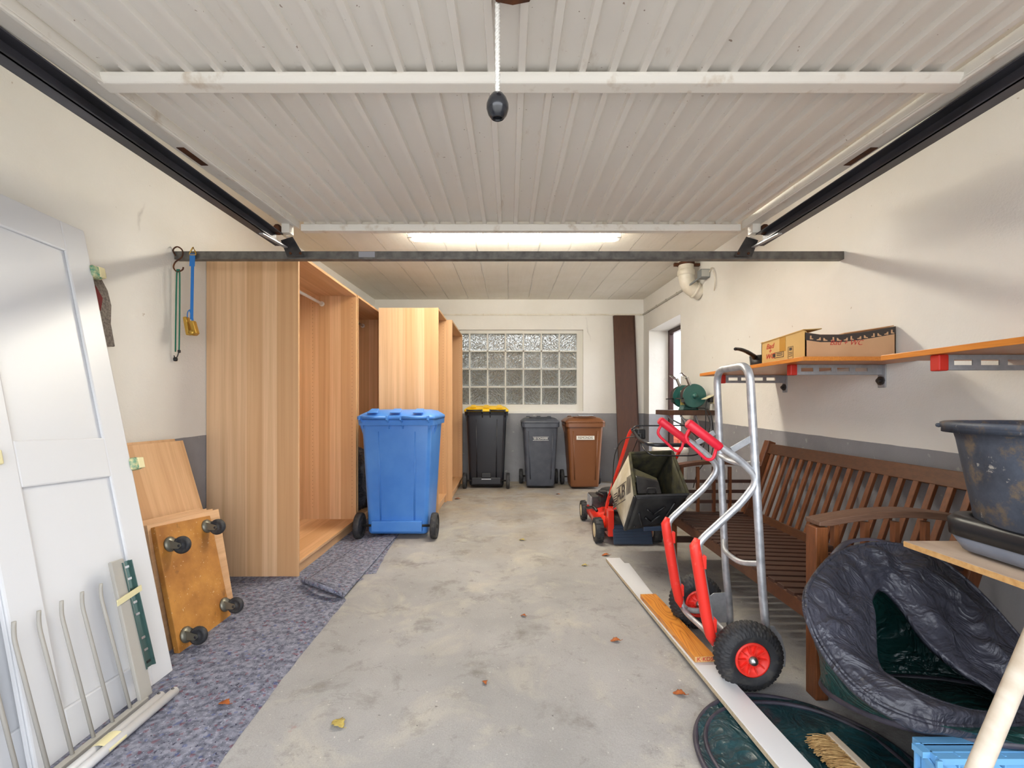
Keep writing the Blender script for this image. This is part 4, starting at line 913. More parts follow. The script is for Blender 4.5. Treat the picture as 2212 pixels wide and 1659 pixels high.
# ------------------------------------------------------------ lawn mower
mw = thing('lawn_mower', 'red push lawn mower with its rear toward the camera beside the bench', 'mower', (.91, 3.65, 0))
mb = MB(); mb.loft([(.06, .40, .62, .12, .92, 3.72), (.10, .44, .68, .15, .92, 3.72), (.15, .44, .68, .15, .92, 3.72), (.19, .36, .56, .15, .92, 3.72), (.205, .28, .44, .12, .92, 3.74)], 7); mb.build('deck', M['red_paint'], mw)
def wheel(parent, x, y, r, wd, hubm, treads=18):
    prof = [(.012, -wd/2), (r*.62, -wd/2), (r*.66, -wd/2+.006), (r*.7, -wd/2), (r*.9, -wd/2), (r*.96, -wd/2+.006), (r*.96, wd/2-.006), (r*.9, wd/2), (r*.7, wd/2), (r*.62, wd/2), (.012, wd/2)]
    w_ = MB().lathe(prof, (x, y, r), 'x', 32, caps=True).build('wheel', M['rubber'], parent)
    mb = MB()
    for k in range(treads):
        a = 2*PI*k/treads; R_ = Matrix.Translation((x, y, r)) @ Matrix.Rotation(a, 4, 'X'); q = MB(R_)
        s_ = 1 if k % 2 else -1
        q.box(-wd*.45 if s_ < 0 else -.002, .002 if s_ < 0 else wd*.45, -r*.1, r*.1, r*.93, r)
        mb.v += q.v; mb.f += [[i+len(mb.v)-8 for i in f] for f in q.f]; mb.sm += q.sm
    tag(mb.build('tread_lug', M['rubber'], w_), kind='stuff')
    for sx in (-1, 1): MB().lathe([(0, sx*(wd/2+.004)), (r*.2, sx*(wd/2+.004)), (r*.25, sx*(wd/2+.001)), (r*.55, sx*(wd/2+.001)), (r*.6, sx*(wd/2-.002)), (r*.62, sx*(wd/2-.004))], (x, y, r), 'x', 24).build('hub_cap', hubm, w_)
wheel(mw, .690, 3.36, .096, .062, M['hub']); wheel(mw, 1.135, 3.36, .096, .062, M['hub']); wheel(mw, .690, 4.02, .09, .05, M['hub']); wheel(mw, 1.13, 4.02, .09, .05, M['hub'])
mb = MB(); mb.tube([(.72, 3.36, .1), (1.11, 3.36, .1)], .012, 8); mb.tube([(.70, 4.02, .09), (1.12, 4.02, .09)], .012, 8); mb.build('axle', M['steel_dark'], mw)
mb = MB(); mb.lathe([(.0, .2), (.12, .2), (.13, .23), (.12, .30), (.09, .33), (.06, .34), (0, .345)], (.90, 3.80, 0), n=28); mb.build('engine_cowl', M['black_plastic'], mw)
mb = MB(); mb.box(.70, .82, 3.66, 3.86, .19, .29); mb.build('engine_block', M['steel_dark'], mw, bevel=.008)
mb = MB()
for k in range(6): mb.box(.694, .70, 3.67+k*.032, 3.685+k*.032, .195, .285)
mb.build('cooling_fin', M['alu'], mw)
mb = MB(); mb.box(.74, .80, 3.52, 3.60, .27, .36); mb.tube([(.76, 3.5, .33), (.70, 3.48, .36)], .014, 8); mb.build('air_filter', M['black_plastic'], mw, bevel=.01)
mb = MB(); mb.tube(spline([(.70, 3.45, .22), (.68, 3.5, .24), (.66, 3.6, .21), (.655, 3.66, .2)], 4, False), .012, 8); mb.build('height_lever', M['black_plastic'], mw)
mb = MB(); mb.box(.755, .80, 3.30, 3.42, .06, .26); mb.box(1.06, 1.09, 3.30, 3.42, .06, .24); mb.build('rear_bracket', M['red_paint'], mw, bevel=.004)
# rear flap, ribbed
fl = MB(); fl.prism([(.79, 3.27, .012), (1.085, 3.27, .012), (1.085, 3.31, .155), (.79, 3.31, .155)], (0, .008, 0)); fo = fl.build('rear_flap', M['flap'], mw, bevel=.002)
mb = MB()
for k in range(7): z = .02+k*.02; mb.beam((.795, 3.268+.28*(z-.012)-.001, z), (1.08, 3.268+.28*(z-.012)-.001, z), .005, .006)
mb.build('flap_rib', M['flap'], fo)
mb = MB(); mb.prism([(.80, 3.29, .16), (1.08, 3.29, .16), (1.06, 3.42, .29), (.82, 3.42, .29)], (0, .01, 0)); mb.box(.80, 1.08, 3.3, 3.46, .15, .17); mb.build('discharge_cover', M['black_plastic'], mw, bevel=.003)
# handle
HL = [(.755, 3.40, .20), (.765, 3.38, .30), (.862, 3.10, .865), (.872, 3.07, .892)]; HR = [(1.12, 3.40, .20), (1.125, 3.38, .30), (1.285, 3.10, .865), (1.29, 3.07, .892)]
for hh_ in (HL, HR): MB().tube(fil(hh_, .03), .0125, 12).build('handle_tube', M['red_paint'], mw)
MB().tube(fil([(.872, 3.07, .892), (.88, 3.0, .86), (.875, 2.88, .825), (.91, 2.76, .81), (1.20, 2.76, .81), (1.29, 2.86, .82), (1.29, 3.0, .865), (1.29, 3.07, .892)], .06, 6), .013, 12).build('push_bar', M['black_satin'], mw)
MB().tube(fil([(.86, 3.03, .89), (.88, 3.03, .92), (1.25, 3.03, .922), (1.29, 3.03, .89)], .03, 5), .005, 8).build('brake_bail', M['black_satin'], mw)
MB().tube(fil([(.885, 2.97, .83), (.90, 2.86, .76), (.93, 2.82, .735), (1.20, 2.82, .735), (1.27, 2.86, .75), (1.28, 2.97, .83)], .05, 6), .0045, 8).build('drive_bail', M['black_satin'], mw)
mb = MB(); mb.box(.885, .94, 2.98, 3.06, .83, .90); mb.box(.89, .91, 2.95, 3.0, .80, .87); mb.build('control_box', M['black_plastic'], mw, bevel=.008)
mb = MB(); mb.tube(spline([(.90, 3.0, .85), (.80, 3.05, .82), (.755, 3.1, .70), (.765, 3.2, .5), (.78, 3.35, .33), (.72, 3.45, .25)], 7, False), .0035, 6); mb.tube(spline([(.90, 3.0, .85), (.87, 3.1, .7), (.82, 3.2, .55), (.78, 3.3, .4), (.76, 3.45, .28)], 7, False), .0035, 6); mb.build('control_cable', M['black_plastic'], mw)
mb = MB(); mb.beam((.80, 3.36, .26), (.90, 3.34, .285), .03, .012); mb.beam((.775, 3.33, .36), (.86, 3.29, .46), .02, .01); mb.build('brace', M['red_paint'], mw)
# grass catcher (hooked on the handle)
gc = thing('grass_catcher', 'empty black and white mower grass catcher hooked on its handle, mouth open', 'grass catcher', (1.0, 3.2, .2))
TL, TR, BR, BL = Vector((.8125, 2.92, .740)), Vector((1.098, 2.92, .752)), Vector((1.10, 2.66, .516)), Vector((.775, 2.66, .504))
BL2, BR2 = Vector((.7485, 2.80, .257)), Vector((1.042, 2.80, .300)); BT, BTR = Vector((.747, 3.20, .427)), Vector((1.04, 3.20, .44))
cen = (TL+TR+BR+BL+BL2+BR2+BT+BTR)/8
def quad(name, a, b, c, d, m, n=8, bulge=0.0, solid=.004, dirn=None):
    nr = (b-a).cross(d-a).normalized(); rows = []; nr = nr if nr.dot((a+c)/2-cen) > 0 else -nr; bulge = abs(bulge)
    for i in range(n+1):
        f = i/n; rows.append([a.lerp(b, g/n).lerp(d.lerp(c, g/n), f)+nr*bulge*math.sin(PI*f)*math.sin(PI*g/n) for g in range(n+1)])
    return MB().grid(rows).build(name, m, gc, solid=solid)
quad('fabric_side', TL, BL, BL2, BT, M['catch_cloth'], bulge=.02)
quad('fabric_side', TR, BR, BR2, BTR, M['catch_cloth'], bulge=-.02)
quad('moulded_base', BL, BR, BR2, BL2, M['catch_black'], bulge=-.01, solid=.006)
quad('fabric_end', BL2, BR2, BTR, BT, M['catch_black'], bulge=.01)
quad('fabric_top', TL, TR, BTR, BT, M['catch_cloth'], bulge=0)
ins = .012
cen = (TL+TR+BR+BL+BL2+BR2+BT+BTR)/8
sh_ = lambda v: v.lerp(cen, .035)
for a, b, c, d in ((TL, BL, BL2, BT), (TR, BR, BR2, BTR), (BL, BR, BR2, BL2), (TL, TR, BTR, BT), (BL2, BR2, BTR, BT)):
    quad('lining', *[sh_(v) for v in (a, b, c, d)], M['catch_in'], bulge=0, solid=.001)
for a, b in ((TL, TR), (TR, BR), (BR, BL), (BL, TL)): MB().beam(a, b, .016, .02, (0, -1, .3)).build('mouth_frame', M['catch_in'] if a != BR else M['catch_black'], gc, bevel=.003)
MB().beam(BL, BL2, .022, .022, (1, 0, 0)).build('edge_strip', M['catch_black'], gc, bevel=.006)
dn = (BL2-BL); ex = (BR-BL)
for (u0, v0, u1, v1) in ((.15, .45, .30, .85), (.15, .85, .15, .90), (.78, .2, .66, .85), (.28, .35, .45, .52), (.45, .52, .62, .3), (.30, .6, .45, .74), (.45, .74, .58, .55)):
    a = BL+ex*u0+dn*v0+Vector((0, -.012, -.004)); b = BL+ex*u1+dn*v1+Vector((0, -.012, -.004)); MB().tube([a, b], .006, 6).build('pressed_rib', M['catch_black'], gc)
MB().beam(BL+ex*.35+dn*.97+Vector((0, -.014, 0)), BL+ex*.72+dn*.97+Vector((0, -.014, 0)), .012, .03).build('base_grip', M['flap'], gc, bevel=.004)
# inner piece with latch
ip = [(.81, 2.74, .585), (.95, 2.73, .555), (.955, 2.69, .49), (.805, 2.69, .49)]
MB().prism([Vector(p)+Vector((0, .02, .02)) for p in ip], (0, .02, .01)).build('inner_flap', M['catch_black'], gc, bevel=.003)
MB().prism([(.80, 2.84, .655), (.95, 2.78, .59), (.95, 2.75, .555), (.795, 2.75, .575)], (0, .01, .004)).build('inner_mesh', M['catch_in'], gc)
MB().tube(fil([(.855, 2.688, .50), (.855, 2.682, .55), (.91, 2.682, .55), (.91, 2.688, .50)], .01), .004, 6).build('latch', M['steel_dark'], gc)
# printed letters on the white side
nax = (BL-TL).cross(BT-TL).normalized(); ctr = TL*.12+BL*.38+BL2*.22+BT*.28
if nax.dot(ctr-cen) < 0: nax = -nax
uax = (BL-(BT+BL2)/2).normalized(); uax = (uax-nax*uax.dot(nax)).normalized(); vax = nax.cross(uax)
Mt = Matrix((uax, vax, nax)).transposed().to_4x4(); Mt.translation = ctr+nax*.02
text('AB', .13, Mt @ Matrix.Translation((-.01, .02, .004)), M['black_ink'], gc, thick=.001)
mb = MB(Mt)
for k in range(6): mb.box(-.16+k*.001, -.09-k*.0, -.05+k*.018, -.042+k*.018, .003, .0045)
for k in range(7): mb.box(.10+k*.012, .104+k*.012, -.02, .10, .003, .0045)
mb.box(-.1, .085, .075, .08, .003, .0045); mb.box(-.1, .085, -.045, -.04, .003, .0045); mb.build('printed_stripe', M['black_ink'], gc)
# ------------------------------------------------------------ hand truck
ht = thing('hand_truck', 'aluminium hand truck with red grips, red skids and two fat tyres', 'hand truck', (.9, 1.84, 0))
YN, YFa = 1.685, 2.0
def tyre(y, lab):
    c = Vector((.892, y, .130)); nseg, nac = 240, 30; rows = []; rt = .030
    for i in range(nseg):
        a = 2*PI*i/nseg; rr = []
        for j in range(nac+1):
            b = -2.2+4.4*j/nac; wy = .041*math.sin(b); rad = .088+.040*math.cos(b)*1.0
            if abs(b) < 1.35:
                u = (i/nseg*40)+b*1.3; v2 = (i/nseg*40)-b*1.3
                gq = max(abs(math.cos(PI*u)), abs(math.cos(PI*v2)))
                rad -= .0048*(1 if gq > .86 else 0)
                if abs(b) > 1.05: rad -= .003*(i % 5 < 2)
            rr.append(c+Vector((rad*math.cos(a), wy, rad*math.sin(a))))
        rows.append(rr)
    rows.append(rows[0]); w_ = MB().grid(rows).build('tyre', M['rubber'], ht)
    mb = MB()
    for sgn in (-1, 1):
        mb.lathe([(.064, sgn*.030), (.062, sgn*.036), (.055, sgn*.036), (.051, sgn*.024), (.022, sgn*.020), (.020, sgn*.036), (.013, sgn*.038)], c, 'y', 36)
    for k in range(10):
        a = 2*PI*k/10; d = Vector((math.cos(a), 0, math.sin(a)))
        for sgn in (-1, 1): mb.beam(c+d*.018+Vector((0, sgn*.026, 0)), c+d*.056+Vector((0, sgn*.028, 0)), .004, .012, (0, 1, 0))
    mb.build('rim', M['red_skid'], w_)
    MB().lathe([(0, -.052), (.009, -.050), (.015, -.045), (.018, -.036)], c, 'y', 20).build('axle_cap', M['bolt'], w_)
tyre(1.618, 0); tyre(2.067, 1)
MB().tube([(.892, 1.60, .13), (.892, 2.09, .13)], .010, 12).build('axle', M['galv'], ht)
hoop = fil([(1.02, YFa, .05), (1.018, YFa, .13), (1.0, YFa, .3), (.958, YFa, 1.225), (.935, YN, 1.222), (.985, YN, .35), (1.005, YN, .13), (1.01, YN, .05)], .075, 7)
MB().tube(hoop, .0155, 14).build('load_frame', M['alu'], ht)
for k, y in enumerate((YN, YFa)):
    pts_ = [(.70, y, .992), (.82, y, .905), (.90, y, .85), (.972, y, .775), (.905, y, .685), (.738, y, .532), (.735, y, .50), (.797, y, .14), (.815, y, .125)]
    MB().tube(fil(pts_, .045, 6), .0140, 14).build('handle_tube', M['alu'], ht)
    gp = MB().tube([(.693, y, .997), (.70, y, .992), (.817, y, .903), (.822, y, .899)], [.0145, .019, .0175, .016], 16).build('grip', M['red_plastic'], ht)
    MB().tube(fil([(.708, y, .982), (.686, y, .945), (.690, y, .925), (.770, y, .850), (.795, y, .855), (.808, y, .905)], .018, 5), .0062, 10).build('knuckle_guard', M['red_plastic'], gp)
    sk = MB().tube([(.733, y, .545), (.724, y, .515), (.73, y, .47), (.768, y, .24), (.785, y, .165), (.797, y, .13)], [.012, .0215, .022, .022, .0205, .008], 10, flat=1.0).build('skid', M['red_skid'], ht)
    for zz_, xx in ((.455, .752), (.21, .792)): MB().box(xx-.006, xx+.012, y-.012, y+.012, zz_-.026, zz_+.026).build('skid_clip', M['red_skid'], sk, bevel=.003)
    MB().beam((.866, y, .89), (.948, y, .938), .006, .024, (-.5, 0, 1)).build('flat_stay', M['galv'], ht, bevel=.001)
    MB().tube(fil([(.80, y, .13), (.84, y, .115), (.892, y, .115)], .02), .013, 10).build('axle_stay', M['alu'], ht)
    if k == 0: poly = [(.90, y, .05), (1.04, y, .05), (1.075, y, .045), (1.078, y, .10), (1.06, y, .165), (1.03, y, .205), (.95, y, .205), (.90, y, .16)]
    else: poly = [(.90, y, .06), (1.03, y, .06), (1.03, y, .20), (.945, y, .195), (.905, y, .165)]
    MB().prism(poly, (0, .005, 0)).build('side_plate', M['galv'], ht, bevel=.001)
MB().tube(spline([(.994, YFa, .445), (.955, 1.92, .425), (.945, 1.84, .42), (.948, 1.76, .425), (.979, YN, .448)], 6, False), .011, 12).build('cross_tube', M['alu'], ht)
MB().tube(spline([(.975, YFa, .835), (.965, 1.9, .822), (.962, 1.78, .822), (.961, YN, .842)], 6, False), .015, 12, flat=.7).build('cross_tube', M['alu'], ht)
MB().tube(fil([(.80, YFa, .13), (.805, 1.95, .12), (.83, 1.84, .11), (.815, 1.73, .12), (.80, YN, .13)], .03), .012, 12).build('lower_cross_tube', M['alu'], ht)
# ------------------------------------------------------------ boards on the floor
def floor_board(name, label, pa, pb, wd, th, m, cat, group=None, lift=(0, 0), edge=None):
    pa = Vector(pa); pb = Vector(pb); d = pb-pa; L = d.length; ang = math.atan2(d.y, d.x)-PI/2
    t = thing(name, label, cat, pa, group)
    mb = MB(); mb.box(-wd/2, wd/2, 0, L, 0, th)
    o = mb.build('board', m, bevel=.0012, origin=(0, 0, 0)); o.parent = t; ORG[o.name] = Vector(pa)
    t.rotation_euler = Euler((math.asin(d.z/L), 0, ang)); return t, o, L
t, o, L = floor_board('white_board', 'long white laminated board lying on the floor from mower to tarp disc', (.820, .95, .034), (.7065, 2.95, .004), .095, .020, M['white_paint'], 'board', 'white boards on the floor')
for sx in (-1, 1):
    mb = MB(); mb.box(sx*.0476-.0004, sx*.0476+.0004, 0, L, .001, .017); e = mb.build('chipboard_edge', M['pale_edge'], origin=(0, 0, 0)); e.parent = t
t, o, L = floor_board('white_board', 'short white board partly under the long white board, its far end showing on the right', (.752, 2.33, .0015), (.748, 2.865, .0015), .09, .018, M['white_paint'], 'board', 'white boards on the floor')
def on_board(f): return Vector((.820, .95, .034)).lerp(Vector((.7065, 2.95, .004)), f)
fa, fb = (1.72-.95)/2, (2.31-.95)/2
pa, pb = on_board(fa)+Vector((.002, 0, .0215)), on_board(fb)+Vector((-.002, 0, .0215))
t, o, L = floor_board('wood_offcut', 'orange varnished wood offcut lying on the long white board', pa, pb, .085, .022, M['grain_block'], 'wood offcut')
mb = MB(); mb.box(-.0425, .0425, -.0008, 0, .0, .022); e = mb.build('end_grain', M['end_grain'], origin=(0, 0, 0), bevel=0); e.parent = t; ORG[e.name] = Vector((0, 0, 0))
ORG[t.name] = Vector((0, 0, 0))
text('K·KDS', .022, Matrix.Translation((0, -.0012, .011)) @ Matrix.Rotation(PI/2, 4, 'X'), M['red_ink'], t, sx=1.1)
# ------------------------------------------------------------ flat folded bag and hand brush
fc = Vector((.880, 1.255, 0)); fr_ = .312
fb_ = thing('folded_leaf_bag', 'flat folded dark green pop-up bag lying under the white board', 'garden bag', fc)
def fprof(a, r):
    q = fc+Vector((math.cos(a)*r*1.0, math.sin(a)*r, 0)); return q
rows = []
for i in range(22):
    f = i/21; rr = []
    for j in range(96):
        a = 2*PI*j/96; q = fprof(a, fr_*(f*.985+.002)); q.z = .014+.010*noise.noise(q*7)+.006*noise.noise(q*19+Vector((3, 1, 2)))+(.004*f)
        dx = abs(q.x-(.820-.0567*(q.y-.95)))
        q.z = max(.008, min(q.z, .024)) if dx > .06 else max(.006, min(q.z, .020))
        rr.append(q)
    rows.append(rr)
MB().grid(rows, True).build('tarp', M['tarp_flat'], fb_)
MB().tube([fprof(2*PI*k/96, fr_)+Vector((0, 0, .012+.002*math.sin(k*.3))) for k in range(96)], .0085, 8, True).build('hoop_binding', M['binding'], fb_)
MB().tube([fprof(2*PI*k/96, fr_-.034+.006*math.sin(k*.2))+Vector((0, 0, .016+.004*math.sin(k*.13))) for k in range(96)], .007, 8, True).build('hoop_binding', M['binding'], fb_)
hb_ = thing('hand_brush', 'wooden hand brush with natural bristles lying on the folded bag', 'brush', (.98, 1.2, .03))
MB().prism([(.975, 1.335, .030), (1.0, 1.34, .030), (1.02, .98, .030), (.99, .98, .030)], (0, 0, .026)).build('handle', M['pale_wood'], hb_, bevel=.004)
mb = MB()
for k in range(700):
    y = random.uniform(1.12, 1.325); z = random.uniform(.034, .054); x = .979+(1.33-y)*.05
    tip = (x-.062+random.uniform(-.012, .01), y+random.uniform(-.012, .012), max(.027, z+random.uniform(-.02, .012)))
    mb.tube([(x, y, z), ((x+tip[0])/2, (y+tip[1])/2+.002, (z+tip[2])/2+.003), tip], .0011, 3, caps=False)
tag(mb.build('bristles', M['bristle'], hb_), kind='stuff')
# ------------------------------------------------------------ blue crate
cr = thing('plastic_crate', 'light blue folded plastic crate standing under the front of the pop-up bag', 'crate', (1.2, 1.15, 0))
x0, x1, y0, y1, H = .960, 1.50, .985, 1.012, .275
def crate_side(p0, p1, nrm, name):
    p0 = Vector(p0); p1 = Vector(p1); L = (p1-p0).length; d = (p1-p0)/L; n_ = Vector(nrm)
    mb = MB()
    mb.prism([p0, p1, p1+Vector((0, 0, H)), p0+Vector((0, 0, H))], -n_*.003); w_ = mb.build(name, M['crate'], cr)
    MB().beam(p0+Vector((0, 0, H-.008))+n_*.008, p1+Vector((0, 0, H-.008))+n_*.008, .022, .014).build('rim_flange', M['crate'], w_); mb = MB(); mb.beam(p0+Vector((0, 0, .01))+n_*.008, p1+Vector((0, 0, .01))+n_*.008, .016, .012); mb.build('foot_flange', M['crate'], w_)
    mb = MB()
    for k in range(4): mb.beam(p0+d*.052*k+n_*.006, p0+d*.052*k+n_*.006+Vector((0, 0, H)), .004, .012, n_)
    for k in range(6): mb.beam(p0+d*.004+Vector((0, 0, H-.01-k*.05))+n_*.006, p0+d*.155+Vector((0, 0, H-.01-k*.05-.075))+n_*.006, .004, .012, (0, 0, 1))
    mb.beam(p0+d*.11+Vector((0, 0, H))+n_*.006, p0+d*.3+Vector((0, 0, H-.17))+n_*.006, .004, .012, (0, 0, 1)); mb.build('stiffening_rib', M['crate'], w_)
    mb = MB()
    for gk in range(6):
        for k in range(4):
            q = p0+d*(.20+gk*.062+k*.011)+n_*.0006
            if (q-p0).length < L-.03: mb.beam(q+Vector((0, 0, H-.12)), q+Vector((0, 0, H-.055)), .003, .0014, n_)
    mb.build('slot', M['black_plastic'], w_); return w_
crate_side((x0, y0, .001), (x1, y0, .001), (0, -1, 0), 'side_wall'); crate_side((x0, y1, .001), (x0, y0, .001), (-1, 0, 0), 'side_wall'); crate_side((x1, y0, .001), (x1, y1, .001), (1, 0, 0), 'side_wall'); crate_side((x1, y1, .001), (x0, y1, .001), (0, 1, 0), 'side_wall')
MB().box(x0, x1, y0, y1, .001, .006).build('base', M['crate'], cr); MB().box(x0, x1, y0, y1, H-.03, H-.003).build('folded_wall', M['crate'], cr)
# ------------------------------------------------------------ pop-up bag
bag = thing('popup_leaf_bag', 'slumped pop-up garden bag, green tarp with crumpled black lining, on the blue crate', 'garden bag', (1.17, 1.25, .29))
hoopp = [(1741, 1300, 1.22), (1765, 1235, 1.32), (1820, 1190, 1.42), (1905, 1173, 1.47), (2000, 1192, 1.46), (2090, 1255, 1.40), (2180, 1350, 1.32), (2262, 1460, 1.2), (2262, 1550, 1.08), (2140, 1568, 1.02), (2010, 1560, .99), (1880, 1505, 1.04), (1785, 1405, 1.13)]
inner = [(1893, 1400, 1.2), (1890, 1330, 1.28), (1884, 1290, 1.34), (1905, 1268, 1.38), (1945, 1310, 1.34), (2000, 1385, 1.25), (2080, 1450, 1.19), (2160, 1500, 1.13), (2180, 1535, 1.07), (2095, 1532, 1.04), (1995, 1500, 1.05), (1918, 1458, 1.1), (1900, 1435, 1.14)]
NS = 12
Hc = spline([P(*q) for q in hoopp], NS); Ic = spline([P(*q) for q in inner], NS); K = len(Hc)
bc = Vector((1.262, 1.255, .305)); br_ = .288
angs = [math.atan2((h-bc).y, (h-bc).x) for h in Hc]
Bc = []
a_prev = angs[0]; a0 = PI+.15
for k in range(K): a = a0-2*PI*k/K; Bc.append(bc+Vector((math.cos(a)*br_, math.sin(a)*br_, .006*math.sin(3*a)-.105-.33*math.sin(a)*br_)))
def wr(p, amp, seed): 
    return Vector((noise.noise(p*9+Vector((seed, 0, 0)))+.6*noise.noise(p*22+Vector((0, seed, 0))), noise.noise(p*9+Vector((0, seed, 4)))+.6*noise.noise(p*22+Vector((2, seed, 0))), noise.noise(p*9+Vector((7, 0, seed)))+.6*noise.noise(p*22+Vector((0, 5, seed)))))*amp
rows = []
n = 22
for i in range(n+1):
    f = i/n; rr = []
    for k in range(K):
        q = Hc[k].lerp(Bc[k], f); out = Vector((q.x-bc.x, q.y-bc.y, 0)); out = out.normalized() if out.length > 1e-4 else out
        env = math.sin(PI*f); q = q+out*.02*env+wr(q, .012*env, 2); rr.append(q)
    rows.append(rr)
MB().grid(rows, True).build('tarp_wall', M['tarp'], bag)
rows = []
for i in range(12):
    f = i/11; rows.append([(bc-Vector((0, 0, .105))).lerp(b, max(.01, 1-f)).copy()+Vector((0, 0, .0+.012*abs(noise.noise(b*6+Vector((f*3, 0, 0)))))) for b in Bc])
MB().grid(rows, True).build('tarp_floor', M['tarp'], bag)
rows = []; n = 44
for i in range(n+1):
    f = i/n; rr = []
    for k in range(K):
        q = Hc[k].lerp(Ic[k], f); up = Vector((-.25, -.55, .8)).normalized(); env = math.sin(PI*min(1, f*1.05)) if f < .95 else .15
        rdg = 1-abs(noise.noise(Vector((q.x*7, q.y*7, q.z*7+3)))*2.2); rd2 = 1-abs(noise.noise(q*17+Vector((1, 5, 2)))*2)
        q = q+up*(env*(.030*rdg+.010*rd2-.008))+wr(q, .006*env, 6); rr.append(q)
    rows.append(rr)
# hem rolled
rows.append([Ic[k]+(bc-Ic[k]).normalized()*.004+Vector((0, .004, -.012)) for k in range(K)])
MB().grid(rows, True).build('black_lining', M['nylon'], bag, solid=.0015)
rows = []                                      # outer skirt folded over the hoop
for i in range(7):
    f = i/6; rr = []
    for k in range(K):
        h = Hc[k]; out = Vector((h.x-bc.x, h.y-bc.y, 0)).normalized(); d = .022+.012*noise.noise(Vector((k*.11, 0, 9)))
        rr.append(h+out*(.006+.006*math.sin(f*PI))+Vector((0, 0, -d*f))+wr(h+Vector((0, 0, f*.1)), .004, 4))
    rows.append(rr)
MB().grid(rows, True).build('skirt', M['nylon'], bag, solid=.001)
MB().tube(Hc, .0055, 8, True).build('upper_hoop', M['nylon'], bag)
MB().tube(Bc, .010, 8, True).build('lower_hoop', M['binding'], bag)
MB().tube([b+Vector((0, 0, .018)) for b in Bc], .006, 8, True).build('seam', M['tarp'], bag)
hl = spline([P(1800, 1200, 1.45), P(1830, 1172, 1.47), P(1880, 1165, 1.48), P(1925, 1172, 1.48)], 6, False); MB().tube(hl, .012, 8, flat=.25).build('carry_loop', M['binding'], bag)
# ------------------------------------------------------------ table board, case, tub, pole
wt = thing('work_table', 'worn plywood board table at the right edge carrying the grey case', 'table', (1.55, .95, 0))
MB().box(1.235, XW-.003, .50, 1.355, .622, .640).build('tabletop', M['ply'], wt, bevel=.001)
MB().box(1.2342, 1.2348, .50, 1.355, .623, .639).build('raw_edge', M['end_grain'], wt)
MB().box(1.80, 1.865, .52, 1.34, .58, .6215).build('wall_batten', M['pale_wood'], wt)
for (xx, yy) in ((1.84, 1.30), (1.84, .56), (1.30, .56)): MB().box(xx-.02, xx+.02, yy-.02, yy+.02, .001, .6215 if xx < 1.5 else .58).build('leg', M['pale_wood'], wt, bevel=.003)
cs = thing('tool_case', 'flat grey tool case with black upper shell lying on the table board', 'case', (1.58, 1.15, .641))
M['case_grey'] = mat('blue_grey_case', lin(104, 110, 126), .4, c2=lin(124, 130, 142), ns=8); M['case_black'] = mat('dark_case', lin(34, 35, 38), .35, c2=lin(90, 86, 80), ns=16, lo=.62, hi=.8)
ccx, ccy = 1.545, 1.095
mb = MB(); mb.loft([(.641, .42, .34, .07, ccx, ccy), (.650, .48, .40, .08, ccx, ccy), (.690, .515, .43, .08, ccx, ccy)], 8, (True, True)); mb.build('lower_shell', M['case_grey'], cs)
mb = MB(); mb.loft([(.690, .52, .435, .08, ccx, ccy), (.732, .525, .44, .08, ccx, ccy), (.746, .50, .42, .075, ccx, ccy), (.746, .45, .37, .06, ccx, ccy), (.735, .44, .36, .06, ccx, ccy)], 8); mb.build('upper_shell', M['case_black'], cs)
MB().tube(fil([(1.42, .885, .70), (1.44, .855, .70), (1.60, .855, .70), (1.62, .885, .70)], .02), .009, 8).build('handle', M['case_black'], cs)
tb = thing('mortar_tub', 'large dirty black mortar tub standing on the tool case', 'tub', (1.489, 1.1, .738))
tz = .738
MB().lathe([(0, tz), (.195, tz), (.212, tz+.008), (.222, tz+.07), (.248, tz+.23), (.256, tz+.26), (.274, tz+.262), (.281, tz+.265), (.281, tz+.277), (.273, tz+.280), (.252, tz+.277), (.245, tz+.23), (.210, tz+.03), (.19, tz+.012), (0, tz+.012)], (1.489, 1.10, 0), n=72).build('body', M['tub'], tb)
mb = MB()
for a0_, a1_ in ((-2.75, -2.0), (-.9, .0), (.8, 1.6)):
    rows = []
    for zz_ in (tz+.276, tz+.240):
        rows.append([Vector((1.489+.279*math.cos(a0_+(a1_-a0_)*k/10), 1.10+.279*math.sin(a0_+(a1_-a0_)*k/10), zz_)) for k in range(11)])
    mb.grid(rows)
tag(mb.build('rim_skirt', M['tub'], tb, solid=.004), kind='stuff')
MB().lathe([(.275, tz+.258), (.278, tz+.250), (.278, tz+.27)], (1.489, 1.10, 0), n=72).build('rim_bead', M['tub'], tb)
q = (1.275, 1.285, tz+.268); MB().lathe([(0, -.007), (.006, -.005), (.008, 0), (.006, .005), (0, .006)], q, n=12).build('rim_nub', M['tub'], tb)
p0, p1 = Vector((.532, .678, .012)), Vector((1.272, .946, .860))
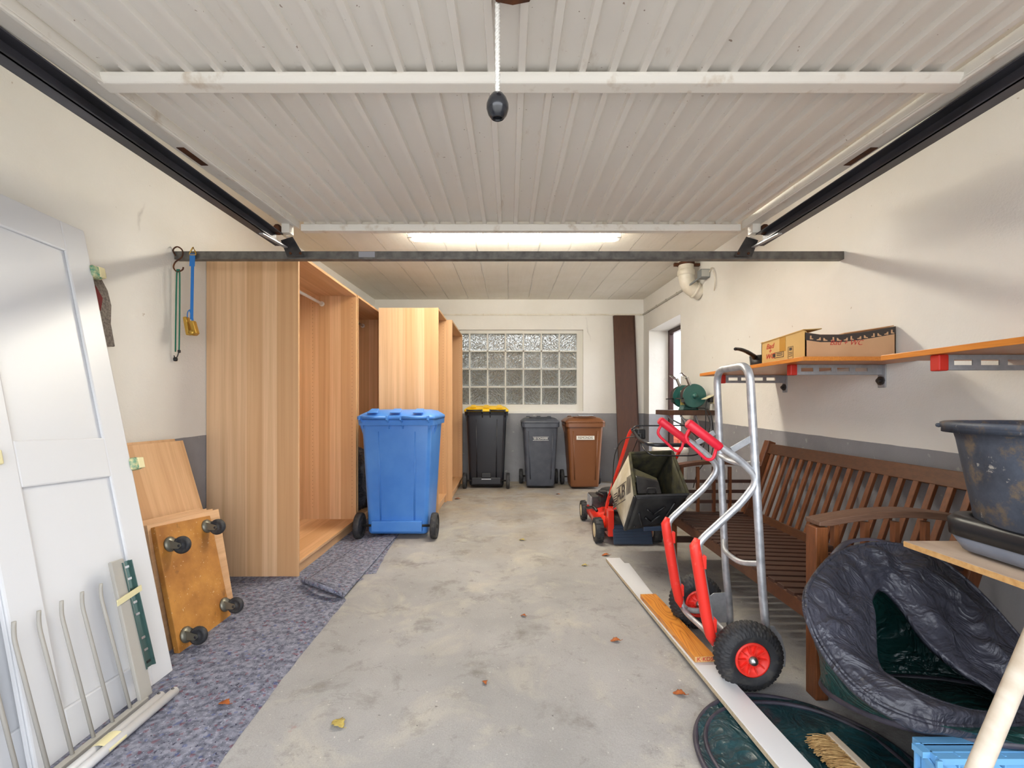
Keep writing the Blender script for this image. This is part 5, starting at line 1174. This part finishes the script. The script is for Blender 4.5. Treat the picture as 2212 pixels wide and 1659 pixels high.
tag(MB().tube([p0, p1], .0155, 16).build('tool_pole', M['pale_wood']), 'pale worn round pole slanting across the lower right corner', 'pole')
# ------------------------------------------------------------ fallen leaves
def leaf(px, py, size, m, label, z=0.001, rot=0):
    c = F(px, py, z); mb = MB(Matrix.Translation(c) @ Matrix.Rotation(rot, 4, 'Z')); n = 10; rows = []
    for i in range(n+1):
        f = i/n; wd = size*.32*math.sin(PI*min(1, f*.98+.02))**.8*(1+.25*math.sin(i*2.3))
        rows.append([Vector((u*wd, (f-.5)*size, .004+.25*wd*abs(u)+.004*math.sin(f*5))) for u in (-1, -.5, 0, .5, 1)])
    mb.grid(rows); mb.tube([(0, -size*.5, .004), (size*.05, -size*.75, .008)], .0008, 4)
    tag(mb.build('dry_leaf', m, solid=.0006), label, 'leaf', 'dry leaves on the floor')
leaf(484, 1521, .045, M['leaf'], 'brown curled leaf lying on the fleece near the white tubes', .008, 1.3)
leaf(730, 1565, .06, M['leaf_y'], 'pale yellow leaf on the concrete near the fleece edge', .001, .9)
leaf(1047, 1475, .03, M['leaf'], 'small brown leaf in the middle of the near floor', .001, .3)
leaf(1130, 1331, .03, M['leaf'], 'tiny dark leaf in the middle of the garage floor', .001, 1)
leaf(1329, 1385, .045, M['leaf'], 'orange leaf left of the varnished wood offcut', .001, 1.5)
leaf(1467, 1500, .045, M['leaf'], 'orange leaf left of the long white board near the folded bag', .001, 1.2)
leaf(1308, 1200, .055, M['leaf'], 'orange leaf just before the far end of the white board', .001, 1.5)
leaf(1262, 1222, .04, M['leaf_y'], 'pale leaf left of the far end of the white board', .001, 1.2)
leaf(1205, 1068, .05, M['leaf'], 'small leaf on the floor between grey and brown bins', .001, .8)
leaf(987, 1078, .07, M['leaf'], 'brown leaf beside the farthest wardrobe on the floor', .001, 1.4)
leaf(1932, 1637, .045, M['leaf'], 'orange leaf between folded bag and blue crate', .001, 1.3)
leaf(1127, 1167, .05, M['leaf_y'], 'thin pale leaf in the middle of the floor behind', .001, 1.1)
